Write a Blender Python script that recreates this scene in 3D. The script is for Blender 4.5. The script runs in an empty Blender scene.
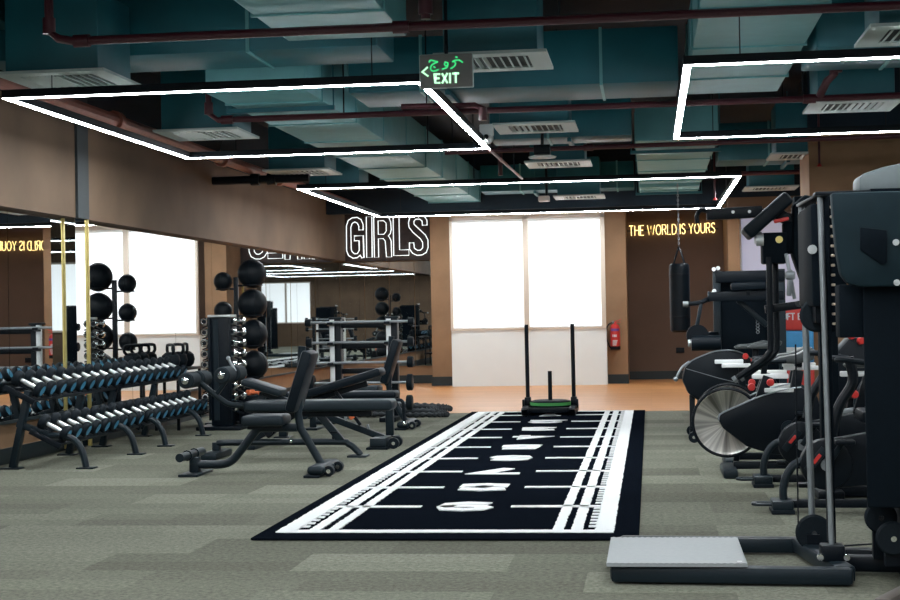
import bpy, bmesh, math, random
from mathutils import Vector, Matrix, Euler
random.seed(7)
PI = math.pi
sc = bpy.context.scene
COL = sc.collection

# ------------------------------------------------------------------ materials
MATS = {}
def mat(name, col, rough=.5, metal=0., var=.12, scale=30., bump=0., emit=None, es=0., stretch=None, spec=None, dist=.002):
    if name in MATS: return MATS[name]
    m = bpy.data.materials.new(name); m.use_nodes = True
    nt = m.node_tree; N = nt.nodes; L = nt.links
    b = N['Principled BSDF']
    b.inputs['Roughness'].default_value = rough
    b.inputs['Metallic'].default_value = metal
    if spec is not None: b.inputs['Specular IOR Level'].default_value = spec
    if var > 0 or bump > 0:
        tc = N.new('ShaderNodeTexCoord'); mp = N.new('ShaderNodeMapping')
        if stretch: mp.inputs['Scale'].default_value = stretch
        nz = N.new('ShaderNodeTexNoise'); nz.inputs['Scale'].default_value = scale
        nz.inputs['Detail'].default_value = 6
        L.new(tc.outputs['Object'], mp.inputs[0]); L.new(mp.outputs[0], nz.inputs['Vector'])
        mx = N.new('ShaderNodeMix'); mx.data_type = 'RGBA'
        mx.inputs[6].default_value = (*[c*(1-var) for c in col], 1)
        mx.inputs[7].default_value = (*[min(1, c*(1+var)) for c in col], 1)
        L.new(nz.outputs['Fac'], mx.inputs[0]); L.new(mx.outputs[2], b.inputs['Base Color'])
        if bump > 0:
            bp = N.new('ShaderNodeBump'); bp.inputs['Strength'].default_value = bump; bp.inputs['Distance'].default_value = dist
            L.new(nz.outputs['Fac'], bp.inputs['Height']); L.new(bp.outputs[0], b.inputs['Normal'])
    else:
        b.inputs['Base Color'].default_value = (*col, 1)
    if emit:
        b.inputs['Emission Color'].default_value = (*emit, 1)
        b.inputs['Emission Strength'].default_value = es
    MATS[name] = m
    return m

BLACK = mat('black_powder_coat', (.0025, .0055, .0095), .42, .0, .25, 60, spec=.2)
GREY = mat('charcoal_powder_coat', (.009, .0165, .0225), .40, 0, .2, 60, spec=.22)
VINYL = mat('black_vinyl', (.0035, .0075, .012), .45, 0, .25, 90, .15, spec=.16)
GVINYL = mat('grey_vinyl', (.010, .0175, .0235), .42, 0, .2, 90, .15, spec=.24)
RUBBER = mat('black_rubber', (.006, .0105, .015), .6, 0, .3, 120, .2, spec=.15)
SADDLE = mat('grey_saddle_vinyl', (.05, .058, .06), .38, 0, .25, 60, .15)
MATTE = mat('matte_black', (.003, .0065, .0105), .75, 0, .25, 40, spec=.08)
FOAM = mat('foam_roller', (.014, .021, .026), .75, 0, .3, 200, .3, spec=.15)
CHROME = mat('chrome', (.78, .8, .8), .16, 1., .05, 20)
STEEL = mat('brushed_steel', (.30, .33, .35), .38, .6, .12, 40, stretch=(1, 1, .05))
HANDLE = mat('satin_handle', (.82, .84, .85), .4, .6, .05, 40)
SILVER = mat('silver_paint', (.55, .58, .58), .35, .5, .08, 40)
WHITEM = mat('white_paint', (.88, .9, .9), .4, 0, .05, 40)
BLUEF = mat('blue_end_cap', (.04, .25, .42), .4, 0, .6, 60)
BALL = mat('ball_rubber', (.0035, .0065, .010), .5, 0, .25, 150, .25, spec=.22)
RED = mat('red_plastic', (.55, .03, .025), .4, 0, .1, 30)
REDV = mat('red_vinyl', (.62, .05, .04), .5, 0, .12, 30)
BLUEV = mat('blue_vinyl', (.05, .3, .6), .5, 0, .12, 30)
GREENP = mat('green_rubber', (.06, .33, .08), .55, 0, .2, 60)
GOLD = mat('gold_trim', (.75, .6, .22), .3, .85, .08, 20)
ORANGE = mat('orange_vinyl', (.75, .17, .06), .5, 0, .1, 30)
CREAM = mat('cream_paint', (.76, .80, .80), .6, 0, .04, 3)
FRAMEP = mat('window_frame_paint', (.60, .52, .44), .55, 0, .05, 3)
DARKB = mat('dark_baseboard', (.008, .016, .019), .5, 0, .15, 10)
SIGNBK = mat('sign_panel_brown', (.035, .02, .018), .55, 0, .3, 2)
DUCT = mat('teal_duct_paint', (.008, .115, .150), .5, 0, .35, 2.5)
DUCTL = mat('teal_duct_lit', (.12, .35, .38), .5, 0, .18, 5, .25, dist=.02)  # lit copy of the duct teal: light from the LED frames put into colour
VENT = mat('vent_grey', (.40, .50, .49), .5, 0, .06, 10)
VDARK = mat('vent_dark', (.02, .035, .04), .7, 0, .2, 10)
SLAB = mat('slab_dark', (.0015, .012, .024), .85, 0, .5, 1.5)
PIPE = mat('pipe_red', (.055, .007, .014), .45, 0, .25, 8)
PIPEB = mat('pipe_copper_wrap', (.20, .062, .04), .5, 0, .3, 12)
PLASTER = mat('tan_plaster', (.285, .165, .088), .8, 0, .45, 2.2, .25, dist=.006)
PLASTER2 = mat('brown_plaster', (.132, .083, .050), .8, 0, .55, 1.3, .25, dist=.006)
DKWALL = mat('dark_brown_plaster', (.115, .068, .045), .8, 0, .35, 1.2, .2, dist=.006)
TEALWALL = mat('charcoal_paint', (.03, .04, .045), .7, 0, .2, 2)
MIRROR = mat('mirror_glass', (.80, .83, .83), .01, 1., 0)
MGREY = mat('mat_grey', (.29, .31, .315), .6, 0, .12, 40, .2)
ROPE = mat('rope_black', (.03, .036, .042), .8, 0, .4, 120, .4)
EMITW = mat('led_white', (.9, .9, .9), .5, 0, 0, emit=(.92, .97, 1.), es=75)
NEONW = mat('neon_white', (.9, .9, .9), .5, 0, 0, emit=(.93, 1., 1.), es=1.0)
NEONY = mat('neon_yellow', (.9, .8, .4), .5, 0, 0, emit=(1., .72, .27), es=2.6)
BLIND = mat('blind_daylit', (.8, .82, .85), .8, 0, 0, emit=(.93, .97, 1.), es=.78)
BLINDV = mat('blind_lavender', (.42, .42, .52), .8, 0, .06, 4, emit=(.62, .62, .78), es=.25)
GREENL = mat('sign_green', (.02, .3, .1), .5, 0, 0, emit=(.05, .65, .2), es=.8)
GREENW = mat('sign_pale_green', (.5, .9, .6), .5, 0, 0, emit=(.5, 1., .6), es=1.0)
SIGNG = mat('sign_grey', (.26, .25, .25), .5, 0, .05, 10)
TURFB = mat('turf_black', (.005, .007, .011), .95, 0, .8, 160, .8, dist=.01, spec=0)
TURFW = mat('turf_white', (.86, .87, .87), .9, 0, .12, 140, .7, dist=.01)
STICK = mat('label_white', (.7, .72, .72), .5, 0, 0)
PURPLE = mat('label_violet', (.12, .06, .3), .5, 0, 0)
BROWNM = mat('bronze_tube', (.10, .085, .075), .45, .2, .2, 40)

def carpet():
    m = bpy.data.materials.new('carpet_tiles'); m.use_nodes = True
    nt = m.node_tree; N = nt.nodes; L = nt.links; b = N['Principled BSDF']
    b.inputs['Roughness'].default_value = .95; b.inputs['Specular IOR Level'].default_value = .15
    tc = N.new('ShaderNodeTexCoord')
    def brick(off, w, h, seed):
        mp = N.new('ShaderNodeMapping'); mp.inputs['Location'].default_value = off
        L.new(tc.outputs['Object'], mp.inputs[0])
        br = N.new('ShaderNodeTexBrick'); br.offset = .37; br.offset_frequency = 2; br.squash = 1
        br.inputs['Scale'].default_value = 1; br.inputs['Brick Width'].default_value = w; br.inputs['Row Height'].default_value = h
        br.inputs['Mortar Size'].default_value = 0.0; br.inputs['Bias'].default_value = 0
        br.inputs['Color1'].default_value = (0, 0, 0, 1); br.inputs['Color2'].default_value = (1, 1, 1, 1)
        L.new(mp.outputs[0], br.inputs['Vector']); return br
    b1 = brick((.3, .12, 0), 1.0, .5, 0)
    b2 = brick((.8, .12, 0), 2.0, .25, 0)
    ad = N.new('ShaderNodeMix'); ad.data_type = 'RGBA'; ad.inputs[0].default_value = .25
    L.new(b1.outputs['Color'], ad.inputs[6]); L.new(b2.outputs['Color'], ad.inputs[7])
    cr = N.new('ShaderNodeValToRGB'); e = cr.color_ramp.elements
    e[0].position = .05; e[0].color = (.092, .092, .069, 1)
    e[1].position = .95; e[1].color = (.188, .192, .150, 1)
    n = cr.color_ramp.elements.new(.5); n.color = (.136, .139, .107, 1)
    L.new(ad.outputs[2], cr.inputs[0])
    nz = N.new('ShaderNodeTexNoise'); nz.inputs['Scale'].default_value = 38; nz.inputs['Detail'].default_value = 8; nz.inputs['Roughness'].default_value = .8
    L.new(tc.outputs['Object'], nz.inputs['Vector'])
    mr = N.new('ShaderNodeMapRange'); mr.inputs[1].default_value = .3; mr.inputs[2].default_value = .7; mr.inputs[3].default_value = .35; mr.inputs[4].default_value = 1.65
    L.new(nz.outputs['Fac'], mr.inputs[0])
    mu = N.new('ShaderNodeMix'); mu.data_type = 'RGBA'; mu.blend_type = 'MULTIPLY'; mu.inputs[0].default_value = 1
    L.new(cr.outputs[0], mu.inputs[6]); L.new(mr.outputs[0], mu.inputs[7])
    L.new(mu.outputs[2], b.inputs['Base Color'])
    bp = N.new('ShaderNodeBump'); bp.inputs['Strength'].default_value = .5; bp.inputs['Distance'].default_value = .004
    L.new(nz.outputs['Fac'], bp.inputs['Height']); L.new(bp.outputs[0], b.inputs['Normal'])
    return m
CARPET = carpet()
def wood():
    m = bpy.data.materials.new('wood_planks'); m.use_nodes = True
    nt = m.node_tree; N = nt.nodes; L = nt.links; b = N['Principled BSDF']
    b.inputs['Roughness'].default_value = .38
    tc = N.new('ShaderNodeTexCoord')
    br = N.new('ShaderNodeTexBrick'); br.offset = .4
    br.inputs['Scale'].default_value = 1; br.inputs['Brick Width'].default_value = 1.2; br.inputs['Row Height'].default_value = .12
    br.inputs['Mortar Size'].default_value = .0015
    br.inputs['Color1'].default_value = (.50, .215, .075, 1); br.inputs['Color2'].default_value = (.60, .28, .105, 1); br.inputs['Mortar'].default_value = (.3, .14, .06, 1)
    L.new(tc.outputs['Object'], br.inputs['Vector']); L.new(br.outputs['Color'], b.inputs['Base Color'])
    return m
WOOD = wood()

# ------------------------------------------------------------------ mesh builder
class MB:
    def __init__(s): s.bm = bmesh.new(); s.mi = 0
    def _fin(s, geom_faces):
        for f in geom_faces: f.material_index = s.mi
    def m(s, i): s.mi = i; return s
    def box(s, x0, x1, y0, y1, z0, z1, bev=0, seg=2):
        return s.obox(((x0+x1)/2, (y0+y1)/2, (z0+z1)/2), (abs(x1-x0), abs(y1-y0), abs(z1-z0)), None, bev, seg)
    def obox(s, c, size, rot=None, bev=0, seg=2):
        t = bmesh.new(); bmesh.ops.create_cube(t, size=1)
        bmesh.ops.scale(t, vec=size, verts=t.verts)
        if bev > 0:
            bmesh.ops.bevel(t, geom=list(t.edges), offset=min(bev, min(size)*.49), segments=seg, affect='EDGES', profile=.5)
        M = Matrix.Translation(c) @ (rot.to_matrix().to_4x4() if rot is not None else Matrix.Identity(4))
        bmesh.ops.transform(t, matrix=M, verts=t.verts); s._merge(t); return s
    def _merge(s, t):
        mp = {}
        for v in t.verts: mp[v] = s.bm.verts.new(v.co)
        for f in t.faces:
            try: s.bm.faces.new([mp[v] for v in f.verts]).material_index = s.mi
            except ValueError: pass
        t.free()
    def beam(s, p, q, w, h, bev=.006, up=(0, 0, 1)):
        p = Vector(p); q = Vector(q); d = (q-p); l = d.length; d.normalize()
        u = Vector(up)
        if abs(d.dot(u)) > .98: u = Vector((0, 1, 0))
        a = d.cross(u).normalized(); b = a.cross(d).normalized()
        t = bmesh.new(); bmesh.ops.create_cube(t, size=1); bmesh.ops.scale(t, vec=(l, w, h), verts=t.verts)
        if bev > 0: bmesh.ops.bevel(t, geom=list(t.edges), offset=min(bev, w*.4, h*.4), segments=2, affect='EDGES', profile=.5)
        R = Matrix((d, a, b)).transposed().to_4x4()
        bmesh.ops.transform(t, matrix=Matrix.Translation((p+q)/2) @ R, verts=t.verts); s._merge(t); return s
    def tube(s, pts, r, seg=10, closed=False, flat=None, rf=None):
        P = [Vector(p) for p in pts]; n = len(P)
        T = []
        for i in range(n):
            a = P[(i-1) % n] if (i > 0 or closed) else P[i]; b = P[(i+1) % n] if (i < n-1 or closed) else P[i]
            d = b-a; T.append(d.normalized() if d.length > 1e-9 else Vector((0, 0, 1)))
        u = Vector((0, 0, 1))
        if abs(T[0].dot(u)) > .9: u = Vector((0, 1, 0))
        u = (u - T[0]*u.dot(T[0])).normalized()
        rings = []
        for i in range(n):
            u = (u - T[i]*u.dot(T[i]))
            u = u.normalized() if u.length > 1e-6 else Vector((1, 0, 0))
            w = T[i].cross(u)
            k = 1.
            if 0 < i < n-1 or closed:
                d1 = (P[i]-P[i-1]).normalized(); c = max(.35, math.sqrt(max(0, (1+d1.dot((P[(i+1) % n]-P[i]).normalized()))/2))); k = min(1/c, 1.6)
            rr = (rf(i) if rf else r)
            ring = []
            for j in range(seg):
                a = 2*PI*j/seg
                ra, rb = (rr, rr) if flat is None else flat
                ring.append(s.bm.verts.new(P[i] + u*math.cos(a)*ra*(k if flat is None else 1) + w*math.sin(a)*rb))
            rings.append(ring)
        m = n if closed else n-1
        for i in range(m):
            A = rings[i]; B = rings[(i+1) % n]
            for j in range(seg):
                s.bm.faces.new((A[j], A[(j+1) % seg], B[(j+1) % seg], B[j])).material_index = s.mi
        if not closed:
            s.bm.faces.new(list(reversed(rings[0]))).material_index = s.mi
            s.bm.faces.new(rings[-1]).material_index = s.mi
        return s
    def cyl(s, p, q, r, seg=18, r2=None):
        p = Vector(p); q = Vector(q); d = q-p; l = d.length
        return s.lathe([(0, 0), (r, 0), (r if r2 is None else r2, l), (0, l)], p, d, seg)
    def lathe(s, prof, o, ax=(0, 0, 1), seg=24):
        d = Vector(ax).normalized(); u = Vector((0, 0, 1)) if abs(d.z) < .9 else Vector((1, 0, 0))
        u = (u - d*u.dot(d)).normalized(); w = d.cross(u); o = Vector(o)
        prev = None
        for (r, z) in prof:
            if r < 1e-6: ring = [s.bm.verts.new(o+d*z)]
            else: ring = [s.bm.verts.new(o + d*z + u*math.cos(2*PI*j/seg)*r + w*math.sin(2*PI*j/seg)*r) for j in range(seg)]
            if prev is not None:
                for j in range(seg):
                    k = (j+1) % seg
                    if len(prev) == 1 and len(ring) == 1: continue
                    if len(prev) == 1: f = (prev[0], ring[k], ring[j])
                    elif len(ring) == 1: f = (prev[j], prev[k], ring[0])
                    else: f = (prev[j], prev[k], ring[k], ring[j])
                    s.bm.faces.new(f).material_index = s.mi
            prev = ring
        return s
    def prism(s, poly, a0, a1, axis='y', bev=0):
        def P(u, v, a): return {'y': (u, a, v), 'x': (a, u, v), 'z': (u, v, a)}[axis]
        t = bmesh.new()
        A = [t.verts.new(P(u, v, a0)) for u, v in poly]; B = [t.verts.new(P(u, v, a1)) for u, v in poly]
        n = len(poly); t.faces.new(A); t.faces.new(list(reversed(B)))
        for i in range(n):
            j = (i+1) % n; t.faces.new((A[j], A[i], B[i], B[j]))
        bmesh.ops.recalc_face_normals(t, faces=t.faces)
        if bev > 0:
            bmesh.ops.bevel(t, geom=list(t.edges), offset=bev, segments=2, affect='EDGES', profile=.5, clamp_overlap=True)
        s._merge(t); return s
    def ball(s, c, r, sc=(1, 1, 1), seg=24, rings=14):
        t = bmesh.new(); bmesh.ops.create_uvsphere(t, u_segments=seg, v_segments=rings, radius=r)
        bmesh.ops.transform(t, matrix=Matrix.Translation(c) @ Matrix.Diagonal((*sc, 1)), verts=t.verts); s._merge(t); return s
    def build(s, name, mats, parent=None, sharp=35):
        if not isinstance(mats, (list, tuple)): mats = [mats]
        bmesh.ops.recalc_face_normals(s.bm, faces=s.bm.faces)
        if parent is not None:
            l = LOC[parent.name]
            if l.length > 0: bmesh.ops.translate(s.bm, vec=-l, verts=s.bm.verts)
        me = bpy.data.meshes.new(name); s.bm.to_mesh(me); s.bm.free()
        for m in mats: me.materials.append(m)
        me.shade_smooth(); me.set_sharp_from_angle(angle=math.radians(sharp))
        o = bpy.data.objects.new(name, me); COL.objects.link(o)
        if parent is not None:
            o.parent = parent; LOC[o.name] = LOC[parent.name]
        else:
            # origin at the base centre
            bb = [Vector(c) for c in o.bound_box]
            c = Vector(((min(v.x for v in bb)+max(v.x for v in bb))/2, (min(v.y for v in bb)+max(v.y for v in bb))/2, min(v.z for v in bb)))
            if name not in KEEP0:
                me.transform(Matrix.Translation(-c)); o.location = c
                LOC[o.name] = c
            else: LOC[o.name] = Vector((0, 0, 0))
        return o
LOC = {}
KEEP0 = {'floor', 'floor_wood'}
def thing(name, label, cat, loc=(0, 0, 0), group=None):
    o = bpy.data.objects.new(name, None); COL.objects.link(o); o.location = loc; o.empty_display_size = .1
    LOC[o.name] = Vector(loc); return tag(o, label, cat, group)
def tag(o, label=None, cat=None, group=None):
    if label: o['label'] = label
    if cat: o['category'] = cat
    if group: o['group'] = group
    return o
def plabel(o, t): o['label'] = t; return o
def struct(name, mb, m):
    o = mb.build(name, m); o['kind'] = 'structure'; return o
def copy_tree(o, loc=None, rz=0, label=None, parent=None):
    c = o.copy(); COL.objects.link(c)
    if parent is not None: c.parent = parent
    else:
        if loc is not None: c.location = loc
        c.rotation_euler.z = rz
        if label: c['label'] = label
    for ch in o.children: copy_tree(ch, parent=c)
    return c
def arc(cx, cz, r, a0, a1, n, y=0, axis='y'):
    out = []
    for i in range(n+1):
        a = math.radians(a0+(a1-a0)*i/n); u = cx+r*math.cos(a); v = cz+r*math.sin(a)
        out.append((u, y, v) if axis == 'y' else ((u, v, y) if axis == 'z' else (y, u, v)))
    return out
def smooth(pts, n=6, closed=False):
    P = [Vector(p) for p in pts]; out = []; N = len(P)
    for i in range(N if closed else N-1):
        p0 = P[(i-1) % N] if (i > 0 or closed) else P[0]; p1 = P[i]; p2 = P[(i+1) % N]; p3 = P[(i+2) % N] if (i+2 < N or closed) else P[-1]
        for k in range(n):
            t = k/n; out.append(.5*((2*p1)+(p2-p0)*t+(2*p0-5*p1+4*p2-p3)*t*t+(3*p1-p0-3*p2+p3)*t**3))
    if not closed: out.append(P[-1])
    return out
ORD = 'first second third fourth fifth sixth seventh eighth ninth tenth eleventh twelfth'.split()

# ------------------------------------------------------------------ stroke lettering
FONT = {
 'T': (.62, [[(0, 1), (.62, 1)], [(.31, 1), (.31, 0)]]), 'H': (.6, [[(0, 0), (0, 1)], [(.6, 0), (.6, 1)], [(0, .52), (.6, .52)]]),
 'E': (.5, [[(.5, 1), (0, 1), (0, 0), (.5, 0)], [(0, .52), (.42, .52)]]), 'W': (1.06, [[(0, 1), (.26, 0), (.53, .92), (.80, 0), (1.06, 1)]]),
 'O': (.7, [[(.35+.35*math.cos(2*PI*i/20), .5+.5*math.sin(2*PI*i/20)) for i in range(21)]]),
 'R': (.55, [[(0, 0), (0, 1), (.35, 1), (.5, .92), (.53, .76), (.48, .6), (.33, .52), (0, .52)], [(.3, .52), (.55, 0)]]),
 'L': (.48, [[(0, 1), (0, 0), (.48, 0)]]), 'D': (.62, [[(0, 0), (0, 1), (.28, 1), (.5, .88), (.62, .5), (.5, .12), (.28, 0), (0, 0)]]),
 'I': (.02, [[(0, 0), (0, 1)]]), 'S': (.5, [[(.48, .84), (.38, .97), (.22, 1), (.06, .92), (.01, .76), (.1, .6), (.36, .46), (.48, .3), (.46, .12), (.32, .01), (.15, .01), (.02, .14)]]),
 'Y': (.6, [[(0, 1), (.3, .48), (.6, 1)], [(.3, .48), (.3, 0)]]), 'U': (.58, [[(0, 1), (0, .26), (.1, .06), (.29, 0), (.48, .06), (.58, .26), (.58, 1)]]),
 'X': (.55, [[(0, 0), (.55, 1)], [(0, 1), (.55, 0)]]), 'F': (.48, [[(.48, 1), (0, 1), (0, 0)], [(0, .52), (.4, .52)]]),
 'B': (.52, [[(0, 0), (0, 1), (.32, 1), (.47, .9), (.47, .65), (.32, .53), (0, .53)], [(.32, .53), (.5, .42), (.52, .15), (.36, 0), (0, 0)]]),
 ' ': (.28, []),
 '1': (.3, [[(.02, .8), (.22, 1), (.22, 0)]]), '2': (.6, [[(.02, .75), (.1, .95), (.3, 1), (.5, .95), (.58, .75), (.5, .5), (0, 0), (.6, 0)]]),
 '3': (.6, [[(.02, .9), (.3, 1), (.55, .9), (.55, .62), (.3, .52), (.58, .4), (.58, .12), (.3, 0), (.02, .1)]]),
 '4': (.6, [[(.45, 0), (.45, 1), (0, .3), (.6, .3)]]), '5': (.6, [[(.55, 1), (.06, 1), (.04, .55), (.35, .62), (.58, .45), (.58, .15), (.32, 0), (.02, .08)]]),
 '6': (.6, [[(.52, .92), (.3, 1), (.08, .85), (.02, .4), (.08, .1), (.3, 0), (.52, .1), (.58, .32), (.5, .52), (.3, .58), (.05, .45)]]),
 '7': (.6, [[(0, 1), (.6, 1), (.2, 0)]]),
 '8': (.6, [[(.3, .53), (.08, .62), (.05, .88), (.3, 1), (.55, .88), (.52, .62), (.3, .53), (.04, .42), (.04, .1), (.3, 0), (.56, .1), (.56, .42), (.3, .53)]]),
}
FONT['9'] = (.6, [[(.6-x, 1-y) for x, y in FONT['6'][1][0]]])
def strokes(text, h, wscale=1., gap=.16):
    x = 0; out = []
    for ch in text:
        w, st = FONT[ch]
        for p in st: out.append([((x+u*wscale)*h, v*h) for u, v in p])
        x += w*wscale+gap
    return out, (x-gap)*h
def ribbon(mb, pts, w, f, t0, t1):
    """flat stroke of width w along 2D pts; f(u,v,t)->3D; thickness t0..t1"""
    n = len(pts); Ls = []; Rs = []
    for i in range(n):
        a = Vector(pts[max(0, i-1)]); b = Vector(pts[min(n-1, i+1)]); d = (b-a)
        if d.length < 1e-9: d = Vector((1, 0))
        d.normalize(); nn = Vector((-d.y, d.x)); k = 1
        if 0 < i < n-1:
            d1 = (Vector(pts[i])-Vector(pts[i-1]))
            if d1.length > 1e-9: k = 1/max(.5, abs(d1.normalized().dot(d)))
        p = Vector(pts[i])
        if i == 0: p = p - d*w*.4
        if i == n-1: p = p + d*w*.4
        Ls.append(p+nn*w/2*k); Rs.append(p-nn*w/2*k)
    V = []
    for l, r in zip(Ls, Rs):
        V.append([mb.bm.verts.new(f(l.x, l.y, t1)), mb.bm.verts.new(f(r.x, r.y, t1)), mb.bm.verts.new(f(r.x, r.y, t0)), mb.bm.verts.new(f(l.x, l.y, t0))])
    for i in range(n-1):
        for j in range(4):
            mb.bm.faces.new((V[i][j], V[i][(j+1) % 4], V[i+1][(j+1) % 4], V[i+1][j])).material_index = mb.mi
    mb.bm.faces.new(V[0]).material_index = mb.mi; mb.bm.faces.new(list(reversed(V[-1]))).material_index = mb.mi

# ------------------------------------------------------------------ room shell
XL = -5.30; XM = -5.24; XB = -5.12; ZC = 3.75; YB = -8.0; XR = 5.6
struct('floor', MB().box(XL-.3, XR+.3, YB-.3, 17.82, -.1, 0), CARPET)
struct('floor_wood', MB().box(XL-.3, XR+.3, 17.82, 26.6, -.1, .002), WOOD)
struct('ceiling', MB().box(XL-.3, XR+.3, YB-.3, 26.6, ZC, ZC+.2), SLAB)
struct('wall_left', MB().box(XL-.3, XL, YB-.3, 26.6, 0, ZC), PLASTER)
struct('wall_left_shaded_top', MB().box(XL, XB, YB, 25.5, 3.02, ZC), SLAB)  # wall top coloured dark for the shade above the LED frames
struct('trim_1', MB().box(XL, XB, YB, 25.5, 2.10, 3.02), PLASTER2)                # bulkhead above the mirrors
struct('baseboard_left', MB().box(XL, XL+.02, YB, 25.5, 0, .13), DARKB)
struct('wall_right', MB().box(XR, XR+.3, YB-.3, 26.6, 0, ZC), TEALWALL)
struct('wall_back', MB().box(XL, XR, YB-.3, YB, 0, ZC), PLASTER2)
# far end: sign wall with mirror, pillars, window bay, dark alcove
struct('wall_far', MB().box(XL, XR, 25.95, 26.6, 0, ZC), DKWALL)
struct('wall_far_mirror_side', MB().box(XL, -3.5, 25.6, 26.1, 0, ZC), PLASTER)
struct('baseboard_far', MB().box(XL, -3.5, 25.58, 25.6, 0, .14).box(-.36, 1.25, 25.93, 25.95, 0, .14), DARKB)
struct('pillar_left', MB().box(-3.53, -3.16, 24.6, 26.1, 0, ZC), PLASTER)
struct('pillar_right', MB().box(-.73, -.365, 24.6, 26.1, 0, ZC), PLASTER)
struct('baseboard_pillar', MB().box(-3.54, -3.15, 24.58, 24.6, 0, .15).box(-.74, -.355, 24.58, 24.6, 0, .15), DARKB)
struct('wall_window_bay', MB().box(-3.16, -.69, 24.25, 24.7, 0, .90), CREAM)
struct('wall_above_window', MB().box(-3.16, -.69, 24.25, 24.7, 2.74, ZC), SLAB)
struct('added_dark_beam_far', MB().box(XB, 1.2, 24.0, 24.18, 2.80, ZC), SLAB)  # added dark sheet that darkens the top of the far wall
struct('window_1', MB().box(-3.16, -3.12, 24.19, 24.25, .9, 2.70).box(-1.985, -1.90, 24.19, 24.25, .9, 2.70).box(-.76, -.69, 24.19, 24.25, .9, 2.70)
       .box(-3.16, -.69, 24.235, 24.27, .895, .92).box(-3.16, -.69, 24.19, 24.25, 2.66, 2.74), FRAMEP)
for i, (a, b, w) in enumerate(((-3.12, -1.985, 'left'), (-1.90, -.76, 'right'))):
    t = thing('roller_blind', 'white daylit roller blind on the %s half of the tall window' % w, 'blind', ((a+b)/2, 24.25, .9))
    MB().box(a, b, 24.25, 24.256, .92, 2.62).build('blind_fabric', BLIND, t)
    MB().cyl((a, 24.25, 2.64), (b, 24.25, 2.64), .022, 12).build('roller_tube', CREAM, t)
    MB().box(a, b, 24.235, 24.25, .92, .945, .005).build('bottom_bar', WHITEM, t)
# alcove return and the third bay
struct('wall_alcove_return', MB().box(1.24, 1.42, 24.4, 26.1, 0, ZC), PLASTER)
struct('wall_right_bay', MB().box(1.42, 3.6, 24.55, 26.1, 0, .9).box(1.42, 3.6, 24.55, 26.1, 2.66, ZC).box(3.3, XR, 24.45, 26.1, 0, ZC), PLASTER2)
struct('window_2', MB().box(1.40, 1.45, 24.48, 24.56, .9, 2.66).box(1.42, 3.3, 24.48, 24.56, .86, .92).box(1.42, 3.3, 24.48, 24.56, 2.6, 2.66), WHITEM)
t = thing('roller_blind', 'greyish lavender roller blind behind the strength machines', 'blind', (2.4, 24.56, .9))
MB().box(1.45, 3.3, 24.56, 24.566, .92, 2.6).build('blind_fabric', BLINDV, t)
struct('column_right', MB().box(1.75, 2.73, 17.0, 18.0, 0, 3.05), PLASTER)
struct('column_right_shaded_top', MB().box(1.75, 2.73, 17.0, 18.0, 3.05, ZC), SLAB)  # same column, its shaded top put in as a dark colour
struct('beam_far', MB().box(1.2, XR, 23.6, 24.4, 2.62, 2.86), PLASTER2)
struct('beam_far_shaded_top', MB().box(1.2, XR, 23.6, 24.4, 2.86, ZC), SLAB)  # shade under the ceiling painted as a dark upper part
struct('baseboard_column', MB().box(1.74, 2.74, 16.98, 17.0, 0, .14), DARKB)
# windows behind the camera (daylight, seen in the mirrors)
struct('window_3', MB().box(2.8, 4.85, YB, YB+.04, .9, .95).box(2.8, 4.85, YB, YB+.04, 2.5, 2.55).box(3.78, 3.86, YB, YB+.04, .9, 2.5), FRAMEP)
for i, (a, b) in enumerate(((2.85, 3.78), (3.86, 4.8))):
    o = MB().box(a, b, YB+.005, YB+.012, .95, 2.5).build('window_blind', BLIND)
    tag(o, 'white daylit blind on the back wall behind the viewpoint, ' + ORD[i] + ' made', 'blind', 'blinds on the back wall')
    o['label'] = 'white daylit window blind on the wall behind the viewpoint'

# mirrors on the left wall
seams = [1.5, 3.3, 5.1, 6.9, 8.7, 10.4, 12.0, 13.2]
def mirror_panel(y0, y1, label):
    o = MB().box(XL, XM, y0+.004, y1-.004, .36, 2.095).build('mirror_panel', MIRROR)
    tag(o, label, 'mirror', 'tall mirrors along the left wall')
for k in range(len(seams)-1):
    n = len(seams)-2-k
    mirror_panel(seams[k], seams[k+1], 'tall wall mirror behind the dumbbell racks, %s before the gold edged pilaster' % ORD[n])
seams2 = [13.48, 15.0, 16.45, 17.9, 19.3, 20.73, 22.37, 23.83, 25.56]
for k in range(len(seams2)-1):
    mirror_panel(seams2[k], seams2[k+1], 'tall wall mirror on the left wall, %s beyond the gold edged pilaster' % ORD[k])
struct('trim_2', MB().box(XL, XM+.012, 1.5, 25.5, .335, .36), DARKB)
t = thing('mirrored_pilaster', 'narrow mirrored pilaster with gold edge trims between the wall mirrors', 'pilaster', (XM, 13.34, 0))
MB().box(XL, XB-.004, 13.202, 13.478, .02, 2.098).build('mirror_face', MIRROR, t)
for (x, y) in ((XM, 13.195), (XB, 13.485)):
    MB().box(x-.012, x+.012, y-.012, y+.012, .02, 2.098).build('gold_edge', GOLD, t)
struct('trim_3', MB().box(XB, XB+.025, 13.21, 13.48, 2.10, ZC), TEALWALL)
# mirrors on the far sign wall
for k in range(4):
    a = -5.24+k*.43
    o = MB().box(a+.004, a+.426, 25.57, 25.6, .30, 2.07).build('mirror_panel', MIRROR)
    tag(o, 'tall mirror under the white GIRLS sign, %s from the left corner' % ORD[k], 'mirror', 'mirrors under the sign')
MB().box(-3.56, -3.53, 25.55, 25.6, .3, 2.07).build('mirror_edge_trim', GOLD)
tag(bpy.data.objects['mirror_edge_trim'], 'pale gold edge strip beside the tan pillar at the far mirror', 'trim')

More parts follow.
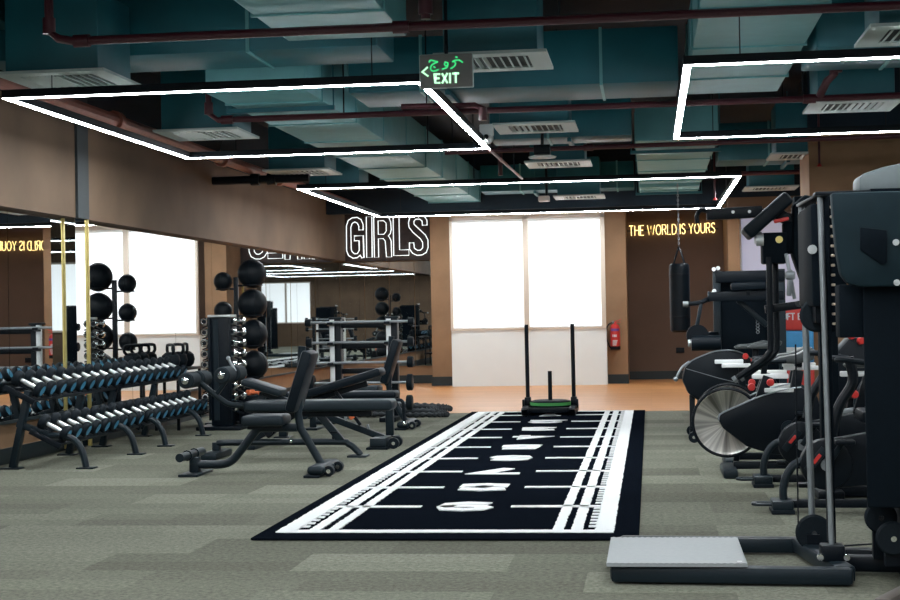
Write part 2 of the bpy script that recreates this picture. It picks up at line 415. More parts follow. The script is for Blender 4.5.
# ------------------------------------------------------------------ signs
t = thing('wall_sign', 'dark brown sign panel reading GIRLS in white outline letters', 'sign', (-4.4, 25.5, 2.09))
MB().box(-5.12, -3.52, 25.5, 25.58, 2.09, 2.98).build('sign_panel', SIGNBK, t)
GL = {'letter_G': [[(278,235),(278,190),(262,150),(230,132),(190,135),(158,155),(142,200),(140,400),(155,440),(190,463),(225,460),(250,440),(262,462),(280,462),(278,282),(205,282),(205,322),(243,322),(243,400),(228,425),(205,428),(185,410),(178,390),(178,210),(190,180),(212,168),(232,180),(243,205),(243,235)]],
 'letter_I': [[(305,130),(350,130),(347,460),(302,460)]],
 'letter_R': [[(365,130),(365,460),(400,460),(400,310),(440,310),(455,330),(463,460),(505,460),(503,330),(490,300),(480,290),(498,270),(505,240),(503,180),(490,145),(460,130)], [(400,165),(445,165),(465,185),(465,250),(445,275),(400,275)]],
 'letter_L': [[(522,130),(570,130),(570,405),(645,405),(645,450),(522,450)]],
 'letter_S': [[(795,210),(795,170),(775,140),(740,130),(690,130),(655,150),(645,190),(650,225),(680,265),(740,320),(757,350),(757,390),(740,410),(715,412),(690,395),(685,350),(650,350),(650,400),(675,435),(710,452),(750,450),(785,430),(800,390),(800,330),(780,290),(720,230),(690,200),(690,175),(705,160),(735,160),(755,175),(757,210)]]}
for nm, loops in GL.items():
    mb = MB()
    for lp in loops:
        mb.tube([(-5.09+(u-140)/660*1.40, 25.47, 2.14+(465-v)/335*.70) for u, v in lp], .0075, 6, True)
    mb.build(nm, NEONW, t)
t = thing('neon_sign', 'warm yellow neon sign reading THE WORLD IS YOURS on the dark wall', 'neon sign', (.4, 25.95, 2.42))
xo = -.322
for wd in ('THE', 'WORLD', 'IS', 'YOURS'):
    st, w = strokes(wd, .165, .69, .145)
    mb = MB()
    for p in st: mb.tube([(xo+u, 25.905, 2.432+v+(xo+u)*.012) for u, v in p], .006, 6)
    mb.build('word_tubes', NEONY, t)
    xo += w+.062
    if wd == 'THE': pass
MB().box(-.36, 1.16, 25.935, 25.948, 2.5, 2.52).build('backing_rail', BLACK, t)

t = thing('exit_sign', 'grey hanging exit sign with green Arabic and English lettering', 'exit sign', (-1.28, 9.8, 2.64))
MB().box(-1.453, -1.109, 9.80, 9.84, 2.64, 2.855, .008).build('sign_box', [SIGNG], t)
MB().box(-1.457, -1.105, 9.806, 9.846, 2.636, 2.859, .008).build('sign_rim', VENT, t)
def sg(u, v, tt): return (-1.453+(u-57)/308*.344, 9.80-tt, 2.855-(v-82)/190*.215)
mb = MB()
for p in ([(308,133),(290,121),(268,121),(250,128)], [(258,124),(268,140),(258,156),(240,166)], [(222,134),(209,129),(203,140),(210,150),(222,146),(222,134)], [(222,146),(216,160),(190,168)],
          [(114,124),(122,115),(138,118),(162,126)], [(162,126),(138,136),(122,152),(124,170),(142,178),(166,170)], [(141,153),(147,157)], [(270,101),(277,104)]):
    ribbon(mb, [(v.x, v.y) for v in smooth([(a, b, 0) for a, b in p], 5)], 9, sg, -.001, .004)
mb.build('arabic_lettering', GREENL, t)
mb = MB(); ribbon(mb, [(102,155),(72,180),(104,204)], 9, sg, -.001, .004); mb.build('arrow', GREENW, t)
mb = MB(); st, w = strokes('EXIT', 50, .75, .26)
for p in st: ribbon(mb, [(147+u*136/w, 246-v) for u, v in p], 11, sg, -.001, .004)
mb.build('english_lettering', GREENW, t)
MB().cyl((-1.28, 9.82, 2.85), (-1.28, 9.82, ZC), .012, 8).build('hanger_rod', BLACK, t)

# ------------------------------------------------------------------ LED frames
def led_frame(label, x0, x1, y0, y1, z=2.70, w=.052):
    t = thing('led_frame_light', label, 'light', ((x0+x1)/2, (y0+y1)/2, z), 'rectangular LED frame lights')
    h = .06
    mb = MB()
    for (a, b, c, d) in ((x0-w, x1+w, y0-w, y0), (x0-w, x1+w, y1, y1+w), (x0-w, x0, y0, y1), (x1, x1+w, y0, y1)):
        mb.box(a, b, c, d, z+.004, z+h)
    mb.build('housing', BLACK, t)
    mb = MB(); e = .004
    for (a, b, c, d) in ((x0-w, x1+w, y0-w, y0), (x0-w, x1+w, y1, y1+w), (x0-w, x0, y0, y1), (x1, x1+w, y0, y1)):
        mb.box(a+e, b-e, c+e, d-e, z-.001, z+.003)
    mb.build('led_diffuser', EMITW, t)
    for (x, y) in ((x0+.3, y0-w/2), (x1-.3, y0-w/2), (x0+.3, y1+w/2), (x1-.3, y1+w/2)):
        MB().cyl((x, y, z+h), (x, y, ZC), .004, 6).build('hanger_wire', BLACK, t)
led_frame('white rectangular LED frame light over the dumbbell racks', -4.32, -1.50, 10.0, 14.1)
led_frame('white rectangular LED frame light over the strength machines', .29, 4.6, 9.72, 13.8)
led_frame('white rectangular LED frame light nearest the far windows', -4.13, 1.03, 18.0, 23.5)
led_frame('unseen white rectangular LED frame light over the carpet before the dumbbell racks', -4.32, -1.50, 2.0, 6.4)  # presumed frame out of view, put in to light the front floor
led_frame('unseen white rectangular LED frame light over the foreground cable machine', .26, 4.6, 2.0, 6.4)  # second presumed frame out of view, also added for the front floor
led_frame('unseen white rectangular LED frame light at the back of the gym', -4.32, 3.5, -6.0, -1.5)  # presumed frame behind the camera, added out of view

# ------------------------------------------------------------------ ceiling vents, ducts, pipes
def vent(x, y, label, s=.39, hb=.45):
    z = 2.85
    t = thing('ceiling_diffuser', label, 'air vent', (x, y, z), 'square ceiling air diffusers')
    mb = MB()
    for (a, b, c, d) in ((-s, s, -s, -s+.13), (-s, s, s-.13, s), (-s, -s+.13, -s+.13, s-.13), (s-.13, s, -s+.13, s-.13)):
        mb.box(x+a, x+b, y+c, y+d, z, z+.02)
    mb.build('frame', VENT, t)
    MB().box(x-s+.13, x+s-.13, y-s+.13, y+s-.13, z+.012, z+.0205).build('throat', VDARK, t)
    mb = MB(); q = s-.13
    for k in range(9):
        u = -q+q*2*(k+.5)/9
        mb.obox((x+u, y, z+.004), (.010, 2*q, .026), Euler((0, .6 if u < 0 else -.6, 0)))
    mb.build('louvres', VENT, t)
    MB().box(x-s+.06, x+s-.06, y-s+.06, y+s-.06, z+.021, z+.07+hb, .01).build('plenum_box', DUCT, t)
    for dx in (-.2, .2):
        MB().cyl((x+dx, y, z+.07+hb), (x+dx, y, ZC), .005, 6).build('hanger_rod', BLACK, t)
for (x, rows, nm) in ((-4.0, (10.25, 13.6, 17.5, 19.6), 'left hand'), (-1.0, (10.2, 13.95, 17.45, 22.6), 'middle'), (1.72, (9.8, 13.2, 17.4, 22.0), 'right hand')):
    for k, y in enumerate(rows):
        vent(x, y, 'square grey ceiling diffuser, %s from the viewpoint in the %s row' % (ORD[k], nm), .39 if x < -3 else .37, .5)

def duct(label, x0, x1, y0, y1, z0, z1, m=DUCT, along='y', step=1.45):
    t = thing('air_duct', label, 'duct', ((x0+x1)/2, (y0+y1)/2, z0), 'rectangular air ducts under the ceiling')
    MB().box(x0, x1, y0, y1, z0, z1, .012).build('duct_body', m, t)
    a = (y0 if along == 'y' else x0)+.6
    while a < (y1 if along == 'y' else x1)-.15:
        mb = MB()
        if along == 'y': mb.box(x0-.012, x1+.012, a-.012, a+.012, z0-.012, z1+.01)
        else: mb.box(a-.012, a+.012, y0-.012, y1+.012, z0-.012, z1+.01)
        mb.build('joint_flange', DUCTL, t); a += step
    mb = MB()
    a0 = (y0 if along == 'y' else x0)+.8
    if along == 'y': mb.box(x0-.06, x1+.06, a0, a0+.04, z0-.05, z0-.013); [mb.cyl((x, a0+.02, z0-.03), (x, a0+.02, ZC), .006, 6) for x in (x0-.05, x1+.05)]
    else: mb.box(a0, a0+.04, y0-.06, y1+.06, z0-.05, z0-.013); [mb.cyl((a0+.02, y, z0-.03), (a0+.02, y, ZC), .006, 6) for y in (y0-.05, y1+.05)]
    mb.build('hanger_bracket', DUCT, t)
duct('long pale teal duct running over the dumbbell side toward the far wall', -3.42, -2.62, 11.6, 25.0, 2.93, 3.4, DUCTL)
duct('pale teal duct ending above the left LED frame near the viewpoint', -2.35, -1.55, 5.5, 9.9, 3.0, 3.45, DUCTL)
duct('wide pale duct overhead between the exit sign and strength machines', .34, 1.12, 6.0, 13.3, 3.02, 3.45, DUCTL)
duct('pale duct continuing over the sled end of the turf', -.12, .75, 16.2, 21.7, 2.95, 3.32, DUCTL)
duct('short pale duct beyond the punching bag chain', -.12, .75, 22.3, 23.5, 2.95, 3.32, DUCTL)
duct('dark teal cross duct over the left LED frame', -4.9, -1.9, 10.75, 11.5, 3.1, 3.55, DUCT, 'x')
duct('dark teal cross duct over the middle of the turf', -2.4, .26, 12.2, 13.1, 2.98, 3.42, DUCT, 'x')
duct('teal cross duct beyond the middle of the turf', -1.6, -.15, 15.6, 16.2, 2.95, 3.35, DUCT, 'x')
duct('teal cross duct above the right hand column', .85, 5.0, 18.6, 19.4, 2.95, 3.4, DUCT, 'x')
duct('dark teal cross duct above the foreground machine', 1.2, 5.2, 11.0, 12.1, 3.0, 3.6, DUCT, 'x')
duct('dark teal cross duct near the far windows', -2.5, -.2, 22.9, 23.5, 3.0, 3.4, DUCT, 'x')
duct('dark teal duct high above the exit sign', -1.2, .25, 9.3, 10.6, 3.42, 3.7, DUCT, 'x')
duct('dark teal duct high over the left wall mirrors', -5.0, -4.5, 6.0, 10.6, 3.3, 3.7, DUCT)

def pipe(label, pts, r, m=PIPE, fit=(), name='sprinkler_pipe', hang=()):
    t = thing(name, label, 'pipe', pts[0], 'pipes under the ceiling')
    MB().tube(pts, r, 10).build('pipe_run', m, t)
    if hang:
        for q in hang: MB().cyl(q, (q[0], q[1], ZC), .006, 6).build('hanger_rod', BLACK, t)
    for p, ax in fit:
        d = Vector({'x': (1, 0, 0), 'y': (0, 1, 0), 'z': (0, 0, 1)}[ax])*.05
        MB().cyl(Vector(p)-d, Vector(p)+d, r*1.45, 12).build('coupling', m, t)
    return t
ZT = ZC-.005
pipe('dark red pipe crossing the whole ceiling before the exit sign', [(-3.66, 9.05, ZT), (-3.66, 9.05, 2.97), (-3.60, 9.05, 2.92), (-3.5, 9.05, 2.9), (5.4, 9.05, 2.9)], .027, PIPE, (((-3.66, 9.05, 3.0), 'z'), ((-1.45, 9.05, 2.9), 'x'), ((-3.45, 9.05, 2.9), 'x'), ((2.2, 9.05, 2.9), 'x')), hang=((-.5, 9.05, 2.9), (3.0, 9.05, 2.9)))
pipe('dark red riser dropping to the front ceiling pipe by the exit sign', [(-1.30, 9.05, 2.94), (-1.30, 9.05, ZT)], .03, PIPE, (((-1.30, 9.05, 3.02), 'z'),))
pipe('dark red pipe crossing above the left LED frame with an elbow', [(-3.66, 12.5, 3.12), (-3.66, 12.5, 2.90), (-3.58, 12.5, 2.84), (5.4, 12.5, 2.84)], .026, PIPE, (((-3.66, 12.5, 2.94), 'z'), ((-3.5, 12.5, 2.84), 'x'), ((1.3, 12.5, 2.84), 'x')), hang=((-2.5, 12.5, 2.84), (1.25, 12.5, 2.84), (3.4, 12.5, 2.84)))
pipe('dark red branch pipe rising over the right LED frame', [(1.38, 12.46, 2.86), (1.42, 12.3, 2.95), (1.46, 12.2, 2.98), (1.48, 12.2, ZT)], .032, PIPE, (((1.48, 12.2, 3.05), 'z'),))
pipe('short dark red branch pipe behind the exit sign', [(-1.9, 11.8, 2.80), (-1.32, 11.8, 2.79), (-1.26, 11.8, 2.76), (-1.26, 11.8, 2.70)], .022, PIPE, (((-1.26, 11.8, 2.72), 'z'),), hang=((-1.7, 11.8, 2.8),))
pipe('dark red pipe crossing beyond the middle vents', [(-2.1, 15.86, 2.86), (5.4, 15.86, 2.89)], .024, PIPE, (((-.6, 15.86, 2.867), 'x'),), hang=((-1.8, 15.86, 2.86), (2.4, 15.86, 2.88)))
pipe('dark red drop pipe beyond the exit sign', [(-1.62, 16.9, 2.7), (-1.62, 16.9, ZT)], .026, PIPE)
pipe('black pipe stub on the left wall under the copper pipe', [(-5.12, 17.6, 2.80), (-3.95, 17.6, 2.80)], .05, BLACK, (((-4.6, 17.6, 2.80), 'x'), ((-4.40, 17.6, 2.80), 'x')))
pipe('copper coloured pipe running along the left wall to the far end', [(-4.66, 9.0, 2.93), (-4.66, 25.2, 2.93)], .062, PIPEB, (((-4.66, 13.0, 2.93), 'y'), ((-4.66, 16.4, 2.93), 'y'), ((-4.66, 19.0, 2.93), 'y')), 'insulated_pipe', hang=((-4.66, 14.6, 2.93), (-4.66, 21.0, 2.93)))
pipe('slim pale pipe leading on from the left LED frame corner', [(-1.46, 14.2, 2.70), (-1.42, 17.4, 2.70)], .014, mat('pale_conduit', (.4, .22, .21), .4), (((-1.45, 15.2, 2.70), 'y'),), 'conduit', hang=((-1.44, 16.6, 2.7),))
pipe('dark red pipe far beyond the middle vents', [(-2.4, 19.4, 2.86), (5.4, 19.5, 2.86)], .028, PIPE, hang=((-2.2, 19.4, 2.86), (3.0, 19.48, 2.86)))
pipe('thin dark conduit along the ceiling beyond the left frame', [(-4.56, 15.3, 2.86), (-2.0, 15.3, 2.86)], .016, BLACK, (), 'conduit', hang=((-4.2, 15.3, 2.86), (-2.2, 15.3, 2.86)))
for (x, y, z0, lab) in ((.87, 20.2, 2.62, 'small dark red sprinkler drop near the lavender window'), (1.85, 16.9, 2.72, 'small dark red sprinkler drop beside the right column')):
    t = thing('sprinkler', lab, 'sprinkler', (x, y, z0))
    MB().cyl((x, y, z0), (x, y, ZC), .012, 8).build('drop_pipe', PIPE, t); MB().cyl((x, y, z0-.03), (x, y, z0), .03, 12, .012).build('head', RED, t)
t = thing('security_camera', 'small white ceiling camera under the second middle vent', 'camera', (-1.42, 13.6, 2.72))
MB().box(-1.48, -1.36, 13.55, 13.65, 2.76, 2.86, .01).build('bracket', WHITEM, t); MB().ball((-1.42, 13.6, 2.74), .06).build('dome', WHITEM, t)
MB().ball((-1.42, 13.545, 2.745), .022).build('lens', BLACK, t)
t = thing('ceiling_speaker', 'black hanging ceiling speaker with a pale round disc', 'speaker', (-1.02, 15.0, 2.68))
MB().cyl((-1.02, 15, 2.80), (-1.0, 15, ZC), .016, 8).build('stem', BLACK, t); MB().box(-1.1, -.94, 14.93, 15.07, 2.72, 2.81, .01).build('body', BLACK, t)
MB().lathe([(0, 0), (.13, 0), (.14, .012), (.06, .035), (0, .035)], (-1.02, 15, 2.685)).build('disc', CREAM, t)
t = thing('wireless_box', 'small white box on a bracket beside the far middle vent', 'box', (-1.5, 22.2, 2.78))
MB().box(-1.58, -1.42, 22.15, 22.3, 2.78, 2.86, .01).build('body', WHITEM, t); MB().cyl((-1.46, 22.22, 2.86), (-1.46, 22.22, ZC), .02, 8).build('bracket', BLACK, t)

# ------------------------------------------------------------------ turf
def turf():
    mb = MB(); mb.m(0).box(-2.10, -.078, 7.8, 17.8, 0.002, .016, .006)
    c = -1.11; z0, z1 = .012, .021; R = random.Random(3)
    def rag(x0, x1, y0, y1, j=.004, step=.03):
        """white pile patch with a slightly ragged outline"""
        ring = []
        n = max(1, int((x1-x0)/step)); mm = max(1, int((y1-y0)/step)); r = lambda: R.uniform(-j, j)
        ring += [(x0+(x1-x0)*i/n, y0+r()) for i in range(n)] + [(x1+r(), y0+(y1-y0)*i/mm) for i in range(mm)]
        ring += [(x1-(x1-x0)*i/n, y1+r()) for i in range(n)] + [(x0+r(), y1-(y1-y0)*i/mm) for i in range(mm)]
        A = [mb.bm.verts.new((x, y, z1)) for x, y in ring]; B = [mb.bm.verts.new((x, y, z0)) for x, y in ring]
        mb.bm.faces.new(A).material_index = 1
        for i in range(len(A)):
            k = (i+1) % len(A); mb.bm.faces.new((B[i], B[k], A[k], A[i])).material_index = 1
    ya, yb = 7.98, 17.62
    for s in (-1, 1):
        for a, b in ((.80, .90), (.675, .733), (.577, .633)):
            rag(c+min(s*a, s*b), c+max(s*a, s*b), ya+.09, yb)
        k = 0; y = ya+.2
        while y < yb:
            if abs(((y-9.05+.5) % 1)-.5) > .07: rag(c+min(s*.762, s*.805), c+max(s*.762, s*.805), y, y+.05, .003)
            y += .125
    rag(c-.9, c+.9, ya, ya+.085); rag(c-.9, c+.9, yb, yb+.08)
    mb.m(1)
    for n in range(1, 10):
        y = 9.05+(9-n)*1.0
        for s in (-1, 1): rag(c+min(s*.27, s*.80), c+max(s*.27, s*.80), y-.035, y+.035)
        st, w = strokes(str(n), .315, 1.35 if n > 1 else 1.2, .1)
        def f(u, v, tt): return (c-.005+w/2-u, y+.157-v, tt)
        w0 = w
        for p in st: ribbon(mb, [(u, v) for u, v in p], .10, f, z0, z1+.001)
    o = mb.build('turf_track', [TURFB, TURFW])
    tag(o, 'black turf sled track with white lane lines and numbers one to nine', 'turf mat')
turf()

# ------------------------------------------------------------------ sled
t = thing('weight_sled', 'black push sled with two tall posts and a green rimmed plate on the turf', 'sled', (-1.14, 17.3, .021))
z = .022
for s in (-1, 1):
    x = -1.14+s*.262
    MB().prism([(16.95, z), (17.75, z), (17.85, z+.07), (17.78, z+.09), (16.92, z+.09), (16.85, z+.07)], x-.035, x+.035, 'x', .005).build('skid', BLACK, t)
    MB().cyl((x, 17.4, z+.08), (x-.003, 17.4, 1.03), .023, 14).build('push_post', BLACK, t)
    MB().box(x-.034, x+.034, 17.34, 17.46, z+.08, z+.18, .008).build('post_socket', BLACK, t)
    MB().box(x+s*.03, x+s*.055, 17.25, 17.33, z+.06, z+.16, .008).build('strap_anchor', BLACK, t)
MB().box(-1.41, -.87, 17.0, 17.1, z+.03, z+.08, .005).box(-1.41, -.87, 17.35, 17.5, z+.03, z+.08, .005).build('cross_plate', BLACK, t)
MB().cyl((-1.14, 17.3, z+.06), (-1.14, 17.3, .50), .023, 14).build('plate_post', BLACK, t)
o = thing('weight_plate', 'round bumper plate with a green rim lying on the sled', 'weight plate', (-1.14, 17.3, .105))
MB().lathe([(.026, 0), (.225, 0), (.23, .008), (.23, .054), (.225, .06), (.026, .06), (.026, 0)], (-1.14, 17.3, .105), (0, 0, 1), 40).build('rubber_disc', RUBBER, o)
plabel(MB().lathe([(.2, .012), (.233, .012), (.233, .046), (.2, .046)], (-1.14, 17.3, .105), (0, 0, 1), 40).build('green_rim', GREENP, o), 'green rim band')
MB().lathe([(.03, .0605), (.2, .0605), (.19, .068), (.03, .068)], (-1.14, 17.3, .105), (0, 0, 1), 32).build('top_face', RUBBER, o)

# ------------------------------------------------------------------ fire extinguisher
t = thing('fire_extinguisher', 'red fire extinguisher hung on the tan pillar right of the windows', 'fire extinguisher', (-.56, 24.51, .54))
MB().lathe([(0, 0), (.07, 0), (.078, .015), (.078, .33), (.06, .38), (.025, .40), (.022, .425), (0, .425)], (-.56, 24.5, .56), (0, 0, 1), 24).build('cylinder', RED, t)
MB().lathe([(0, 0), (.077, 0), (.081, .01), (.081, .055), (.077, .055)], (-.56, 24.5, .548), (0, 0, 1), 24).build('base_boot', BLACK, t)
def exl(r, a0, a1, z0, z1, mb):
    n = 8; A = [(-.56+r*math.sin(a0+(a1-a0)*i/n), 24.5-r*math.cos(a0+(a1-a0)*i/n)) for i in range(n+1)]
    for i in range(n): mb.bm.faces.new([mb.bm.verts.new((*A[i], z0)), mb.bm.verts.new((*A[i+1], z0)), mb.bm.verts.new((*A[i+1], z1)), mb.bm.verts.new((*A[i], z1))]).material_index = mb.mi
mb = MB(); exl(.0795, -.9, .9, .845, .885, mb); mb.build('violet_label', PURPLE, t)
mb = MB()
for k, (a, b) in enumerate(((-.8, -.5), (-.35, -.12), (-.05, .2), (.28, .5))): exl(.0795, a*.7, b*.7, .75, .79, mb)
for k in range(5): exl(.0795, -.55, .5-.06*k, .69-.018*k, .70-.018*k, mb)
mb.build('white_markings', STICK, t)
MB().beam((-.58, 24.5, .99), (-.46, 24.5, 1.03), .03, .012).beam((-.58, 24.5, .985), (-.47, 24.5, .985), .03, .012).build('lever_handle', RED, t)
MB().ball((-.585, 24.49, .985), .022).build('gauge', STEEL, t)
MB().tube(smooth([(-.6, 24.5, .98), (-.66, 24.49, .95), (-.70, 24.48, .85), (-.69, 24.48, .72), (-.65, 24.48, .6), (-.62, 24.47, .575)]), .011, 8).build('hose', BLACK, t)
MB().box(-.60, -.52, 24.57, 24.6, .8, .9).build('wall_bracket', BLACK, t)
o = MB().box(.42, .56, 25.935, 25.95, .44, .53, .004).build('wall_socket', BLACK); tag(o, 'black wall socket low on the dark neon sign wall', 'socket')

# ------------------------------------------------------------------ punching bag
bx, by = .425, 22.0
t = thing('punching_bag', 'black heavy punching bag hanging from a chain before the neon wall', 'punching bag', (bx, by, .84))
MB().lathe([(0, 0), (.11, .005), (.14, .03), (.145, .2), (.145, .9), (.14, .96), (.12, .985), (0, .985)], (bx, by, .84), (0, 0, 1), 28).build('bag_body', VINYL, t)
for z in (1.05, 1.65): MB().lathe([(.146, 0), (.1475, .003), (.1475, .027), (.146, .03)], (bx, by, z), (0, 0, 1), 28).build('seam_band', BLACK, t)
for a in (45, 135, 225, 315):
    ca, sa = math.cos(math.radians(a)), math.sin(math.radians(a))
    MB().beam((bx+.12*ca, by+.12*sa, 1.8), (bx, by, 2.07), .03, .006, .001).build('strap', BLACK, t)
mb = MB(); zz = 2.06
k = 0
while zz < ZC-.045:
    c = [(bx+(.011*math.cos(a) if k % 2 else 0), by+(0 if k % 2 else .011*math.cos(a)), zz+.022+.022*math.sin(a)) for a in [2*PI*i/8 for i in range(8)]]
    mb.tube(c, .004, 5, True); zz += .034; k += 1
mb.build('chain', STEEL, t)

# ------------------------------------------------------------------ dumbbells + racks on the left
def dumbbell_proto():
    t = thing('dumbbell', 'x', 'dumbbell', (0, 0, 0), 'black dumbbells on the two tier racks')
    hd = lambda s: MB().lathe([(0, 0), (.050, 0), (.062, .010), (.066, .025), (.066, .048), (.058, .057), (.044, .060), (.044, .056), (0, .056)], (s*.070, 0, 0), (s, 0, 0), 16)
    for s in (-1, 1):
        h = hd(s).build('head', RUBBER, t)
        mb = MB(); mb.lathe([(0, .0555), (.042, .0555), (.042, .059), (0, .059)], (s*.070, 0, 0), (s, 0, 0), 16)
        d = mb.build('end_cap', BLUEF, h); plabel(d, 'blue end cap')
    MB().lathe([(0, 0), (.016, 0), (.020, .07), (.016, .14), (0, .14)], (-.07, 0, 0), (1, 0, 0), 12).build('handle', HANDLE, t)
    return t
DB = dumbbell_proto()
used = [0]
def put(proto, loc, rot, label):
    if proto.get('_u') is None:
        o = proto; o['_u'] = 1
    else: o = copy_tree(proto)
    if '_u' in o and o is not proto: del o['_u']
    o.location = loc; o.rotation_euler = rot; o['label'] = label
    return o
def dumbbell_rack():
    t = thing('dumbbell_rack', 'x', 'dumbbell rack', (0, 0, 0), 'two tier dumbbell racks along the mirrors')
    # local: y 0..1.9 along the wall, x world offset from -4.8
    for y in (.10, 1.28):
        MB().beam((-.27, y, .012), (-.13, y, .62), .075, .05).build('rear_post', GREY, t)
        MB().box(-.36, -.20, y-.055, y+.055, 0, .012, .003).build('foot_plate', GREY, t)
        MB().beam((-.23, y, .36), (.04, y, .27), .045, .05).build('side_arm', GREY, t)
        MB().tube(smooth([(.04, y, .262), (.14, y, .262), (.23, y, .235), (.295, y, .16), (.325, y, .06), (.335, y, .01)], 4), .035, 10, flat=(.026, .038)).build('front_leg', GREY, t)
        MB().box(.27, .41, y-.055, y+.055, 0, .012, .003).build('foot_plate', GREY, t)
    tilt = math.radians(27)
    for nm, cx, cz in (('upper_tray', -.17, .60), ('lower_tray', .04, .25)):
        mb = MB()
        for d in (-.098, .098):
            a = Vector((cx+d*math.cos(tilt), 0, cz-d*math.sin(tilt)))
            mb.obox((a.x, .95, a.z), (.055, 1.9, .02), Euler((0, tilt, 0)), .004)
        for y in (.0, 1.9): mb.obox((cx, y, cz-.005), (.28, .012, .045), Euler((0, tilt, 0)), .003)
        for k in range(10): mb.obox((cx, .006+k*.218, cz+.002), (.22, .008, .03), Euler((0, tilt, 0)))
        mb.build(nm, BLACK, t)
    return t
RK = dumbbell_rack()
racks = [(11.5, 'near'), (13.5, 'far')]
for i, (y0, w) in enumerate(racks):
    o = RK if i == 0 else copy_tree(RK)
    o.location = (-4.78, y0, 0); o['label'] = 'black two tier dumbbell rack by the mirrors, the %s one of two' % w
    for nm, cx, cz in (('upper', -.17, .60), ('lower', .04, .25)):
        for k in range(9):
            put(DB, (-4.78+cx+.036, y0+.115+k*.218, cz+.075), (0, math.radians(27), 0),
                'black dumbbell with blue end cap, %s from near end, %s tier, %s rack' % (ORD[k], nm, w))
if '_u' in DB: del DB['_u']

# kettlebells on a low stand beyond the racks
t = thing('kettlebell_stand', 'low black stand by the mirrors holding kettlebells beyond the dumbbell racks', 'stand', (-5.04, 15.9, 0))
MB().box(-5.18, -4.90, 15.47, 16.30, .62, .65, .004).build('top_shelf', BLACK, t)
MB().box(-5.18, -4.90, 15.47, 16.30, .25, .28, .004).build('lower_shelf', BLACK, t)
for x in (-5.16, -4.92):
    for y in (15.50, 16.27): MB().beam((x, y, 0), (x, y, .63), .03, .03, .003).build('leg', BLACK, t)
def kettlebell():
    t = thing('kettlebell', 'x', 'kettlebell', (0, 0, 0), 'kettlebells on the low stand')
    MB().lathe([(0, 0), (.06, 0), (.09, .03), (.102, .08), (.09, .135), (.055, .165), (0, .172)], (0, 0, 0), (0, 0, 1), 22).build('bell', RUBBER, t)
    MB().tube(smooth([(0, -.06, .145), (0, -.095, .18), (0, -.095, .22), (0, -.07, .245), (0, .07, .245), (0, .095, .22), (0, .095, .18), (0, .06, .145)], 3), .017, 8).build('handle', BLACK, t)
    return t
KB = kettlebell()
for k in range(3):
    o = KB if k == 0 else copy_tree(KB)
    o.location = (-5.03, 15.60+k*.26, .65); o.rotation_euler.z = math.radians((38, 52, 30)[k])
    o['label'] = 'black kettlebell on the low stand by the mirror, %s from its near end' % ORD[k]

# ------------------------------------------------------------------ dumbbell tower
tx, ty = -4.475, 15.62
t = thing('dumbbell_tower', 'black vertical tower rack holding small chrome dumbbells on both sides', 'dumbbell tower', (tx, ty, 0))
MB().box(tx-.11, tx+.11, ty-.06, ty+.1, .04, 1.18, .01).build('centre_column', BLACK, t)
MB().box(tx-.075, tx-.02, ty-.066, ty-.06, .1, 1.15).build('column_channel', GREY, t)
MB().box(tx-.24, tx+.24, ty-.2, ty+.25, 0, .04, .008).build('base_plate', BLACK, t)
MB().box(tx-.13, tx+.13, ty-.08, ty+.12, 1.18, 1.205, .006).build('top_plate', SILVER, t)
for s, w in ((-1, 'left'), (1, 'right')):
    mb = MB()
    mb.box(tx+s*.10, tx+s*.125, ty-.1, ty+.16, .1, 1.18, .004)
    for k in range(9):
        z = 1.13-k*.113
        mb.obox((tx+s*.16, ty+.03, z-.045), (.10, .1, .012), Euler((0, s*.35, 0)), .002)
    mb.build('cradle_rail', BLACK, t)
def chrome_db():
    t = thing('chrome_dumbbell', 'x', 'dumbbell', (0, 0, 0), 'chrome dumbbells on the tower')
    for s in (-1, 1):
        MB().lathe([(0, 0), (.034, 0), (.042, .008), (.042, .04), (.034, .048), (.024, .048), (.024, .040), (0, .040)], (0, s*.06, 0), (0, s, 0), 14).build('head', CHROME, t)
    MB().cyl((0, -.06, 0), (0, .06, 0), .013, 10).build('handle', CHROME, t)
    for s in (-1, 1): MB().cyl((0, s*.100, 0), (0, s*.104, 0), .022, 12).build('end_recess', BLACK, t)
    return t
CD = chrome_db(); first = True
for s, w in ((-1, 'left'), (1, 'right')):
    for k in range(9):
        o = CD if first else copy_tree(CD); first = False
        o.location = (tx+s*.172, ty-.0, 1.13-k*.113+.005); o.rotation_euler.z = -.35 if s > 0 else .12
        o['label'] = 'small chrome dumbbell on the %s side of the black tower, %s from the top' % (w, ORD[k])

# ------------------------------------------------------------------ medicine ball tree
bxx, byy = -4.54, 16.45
t = thing('ball_rack', 'black upright tree rack carrying large and small medicine balls', 'ball rack', (bxx, byy, 0))
MB().box(bxx-.3, bxx+.3, byy-.28, byy+.28, 0, .03, .008).build('base_plate', BLACK, t)
MB().beam((bxx, byy, .03), (bxx, byy, 1.62), .05, .05).build('post', BLACK, t)
bigz = [.31, .645, .985, 1.32, 1.655]; smz = [.60, .925, 1.25, 1.575]
for k, z in enumerate(bigz):
    MB().tube(arc(bxx+.185, byy, .105, 0, 360, 20, z-.128, 'z')[:-1], .009, 6, True).beam((bxx, byy, z-.13), (bxx+.09, byy, z-.13), .02, .02, .002).build('cradle', BLACK, t)
for k, z in enumerate(smz):
    MB().tube(arc(bxx-.15, byy, .075, 0, 360, 20, z-.085, 'z')[:-1], .008, 6, True).beam((bxx, byy, z-.085), (bxx-.08, byy, z-.085), .02, .02, .002).build('cradle', BLACK, t)
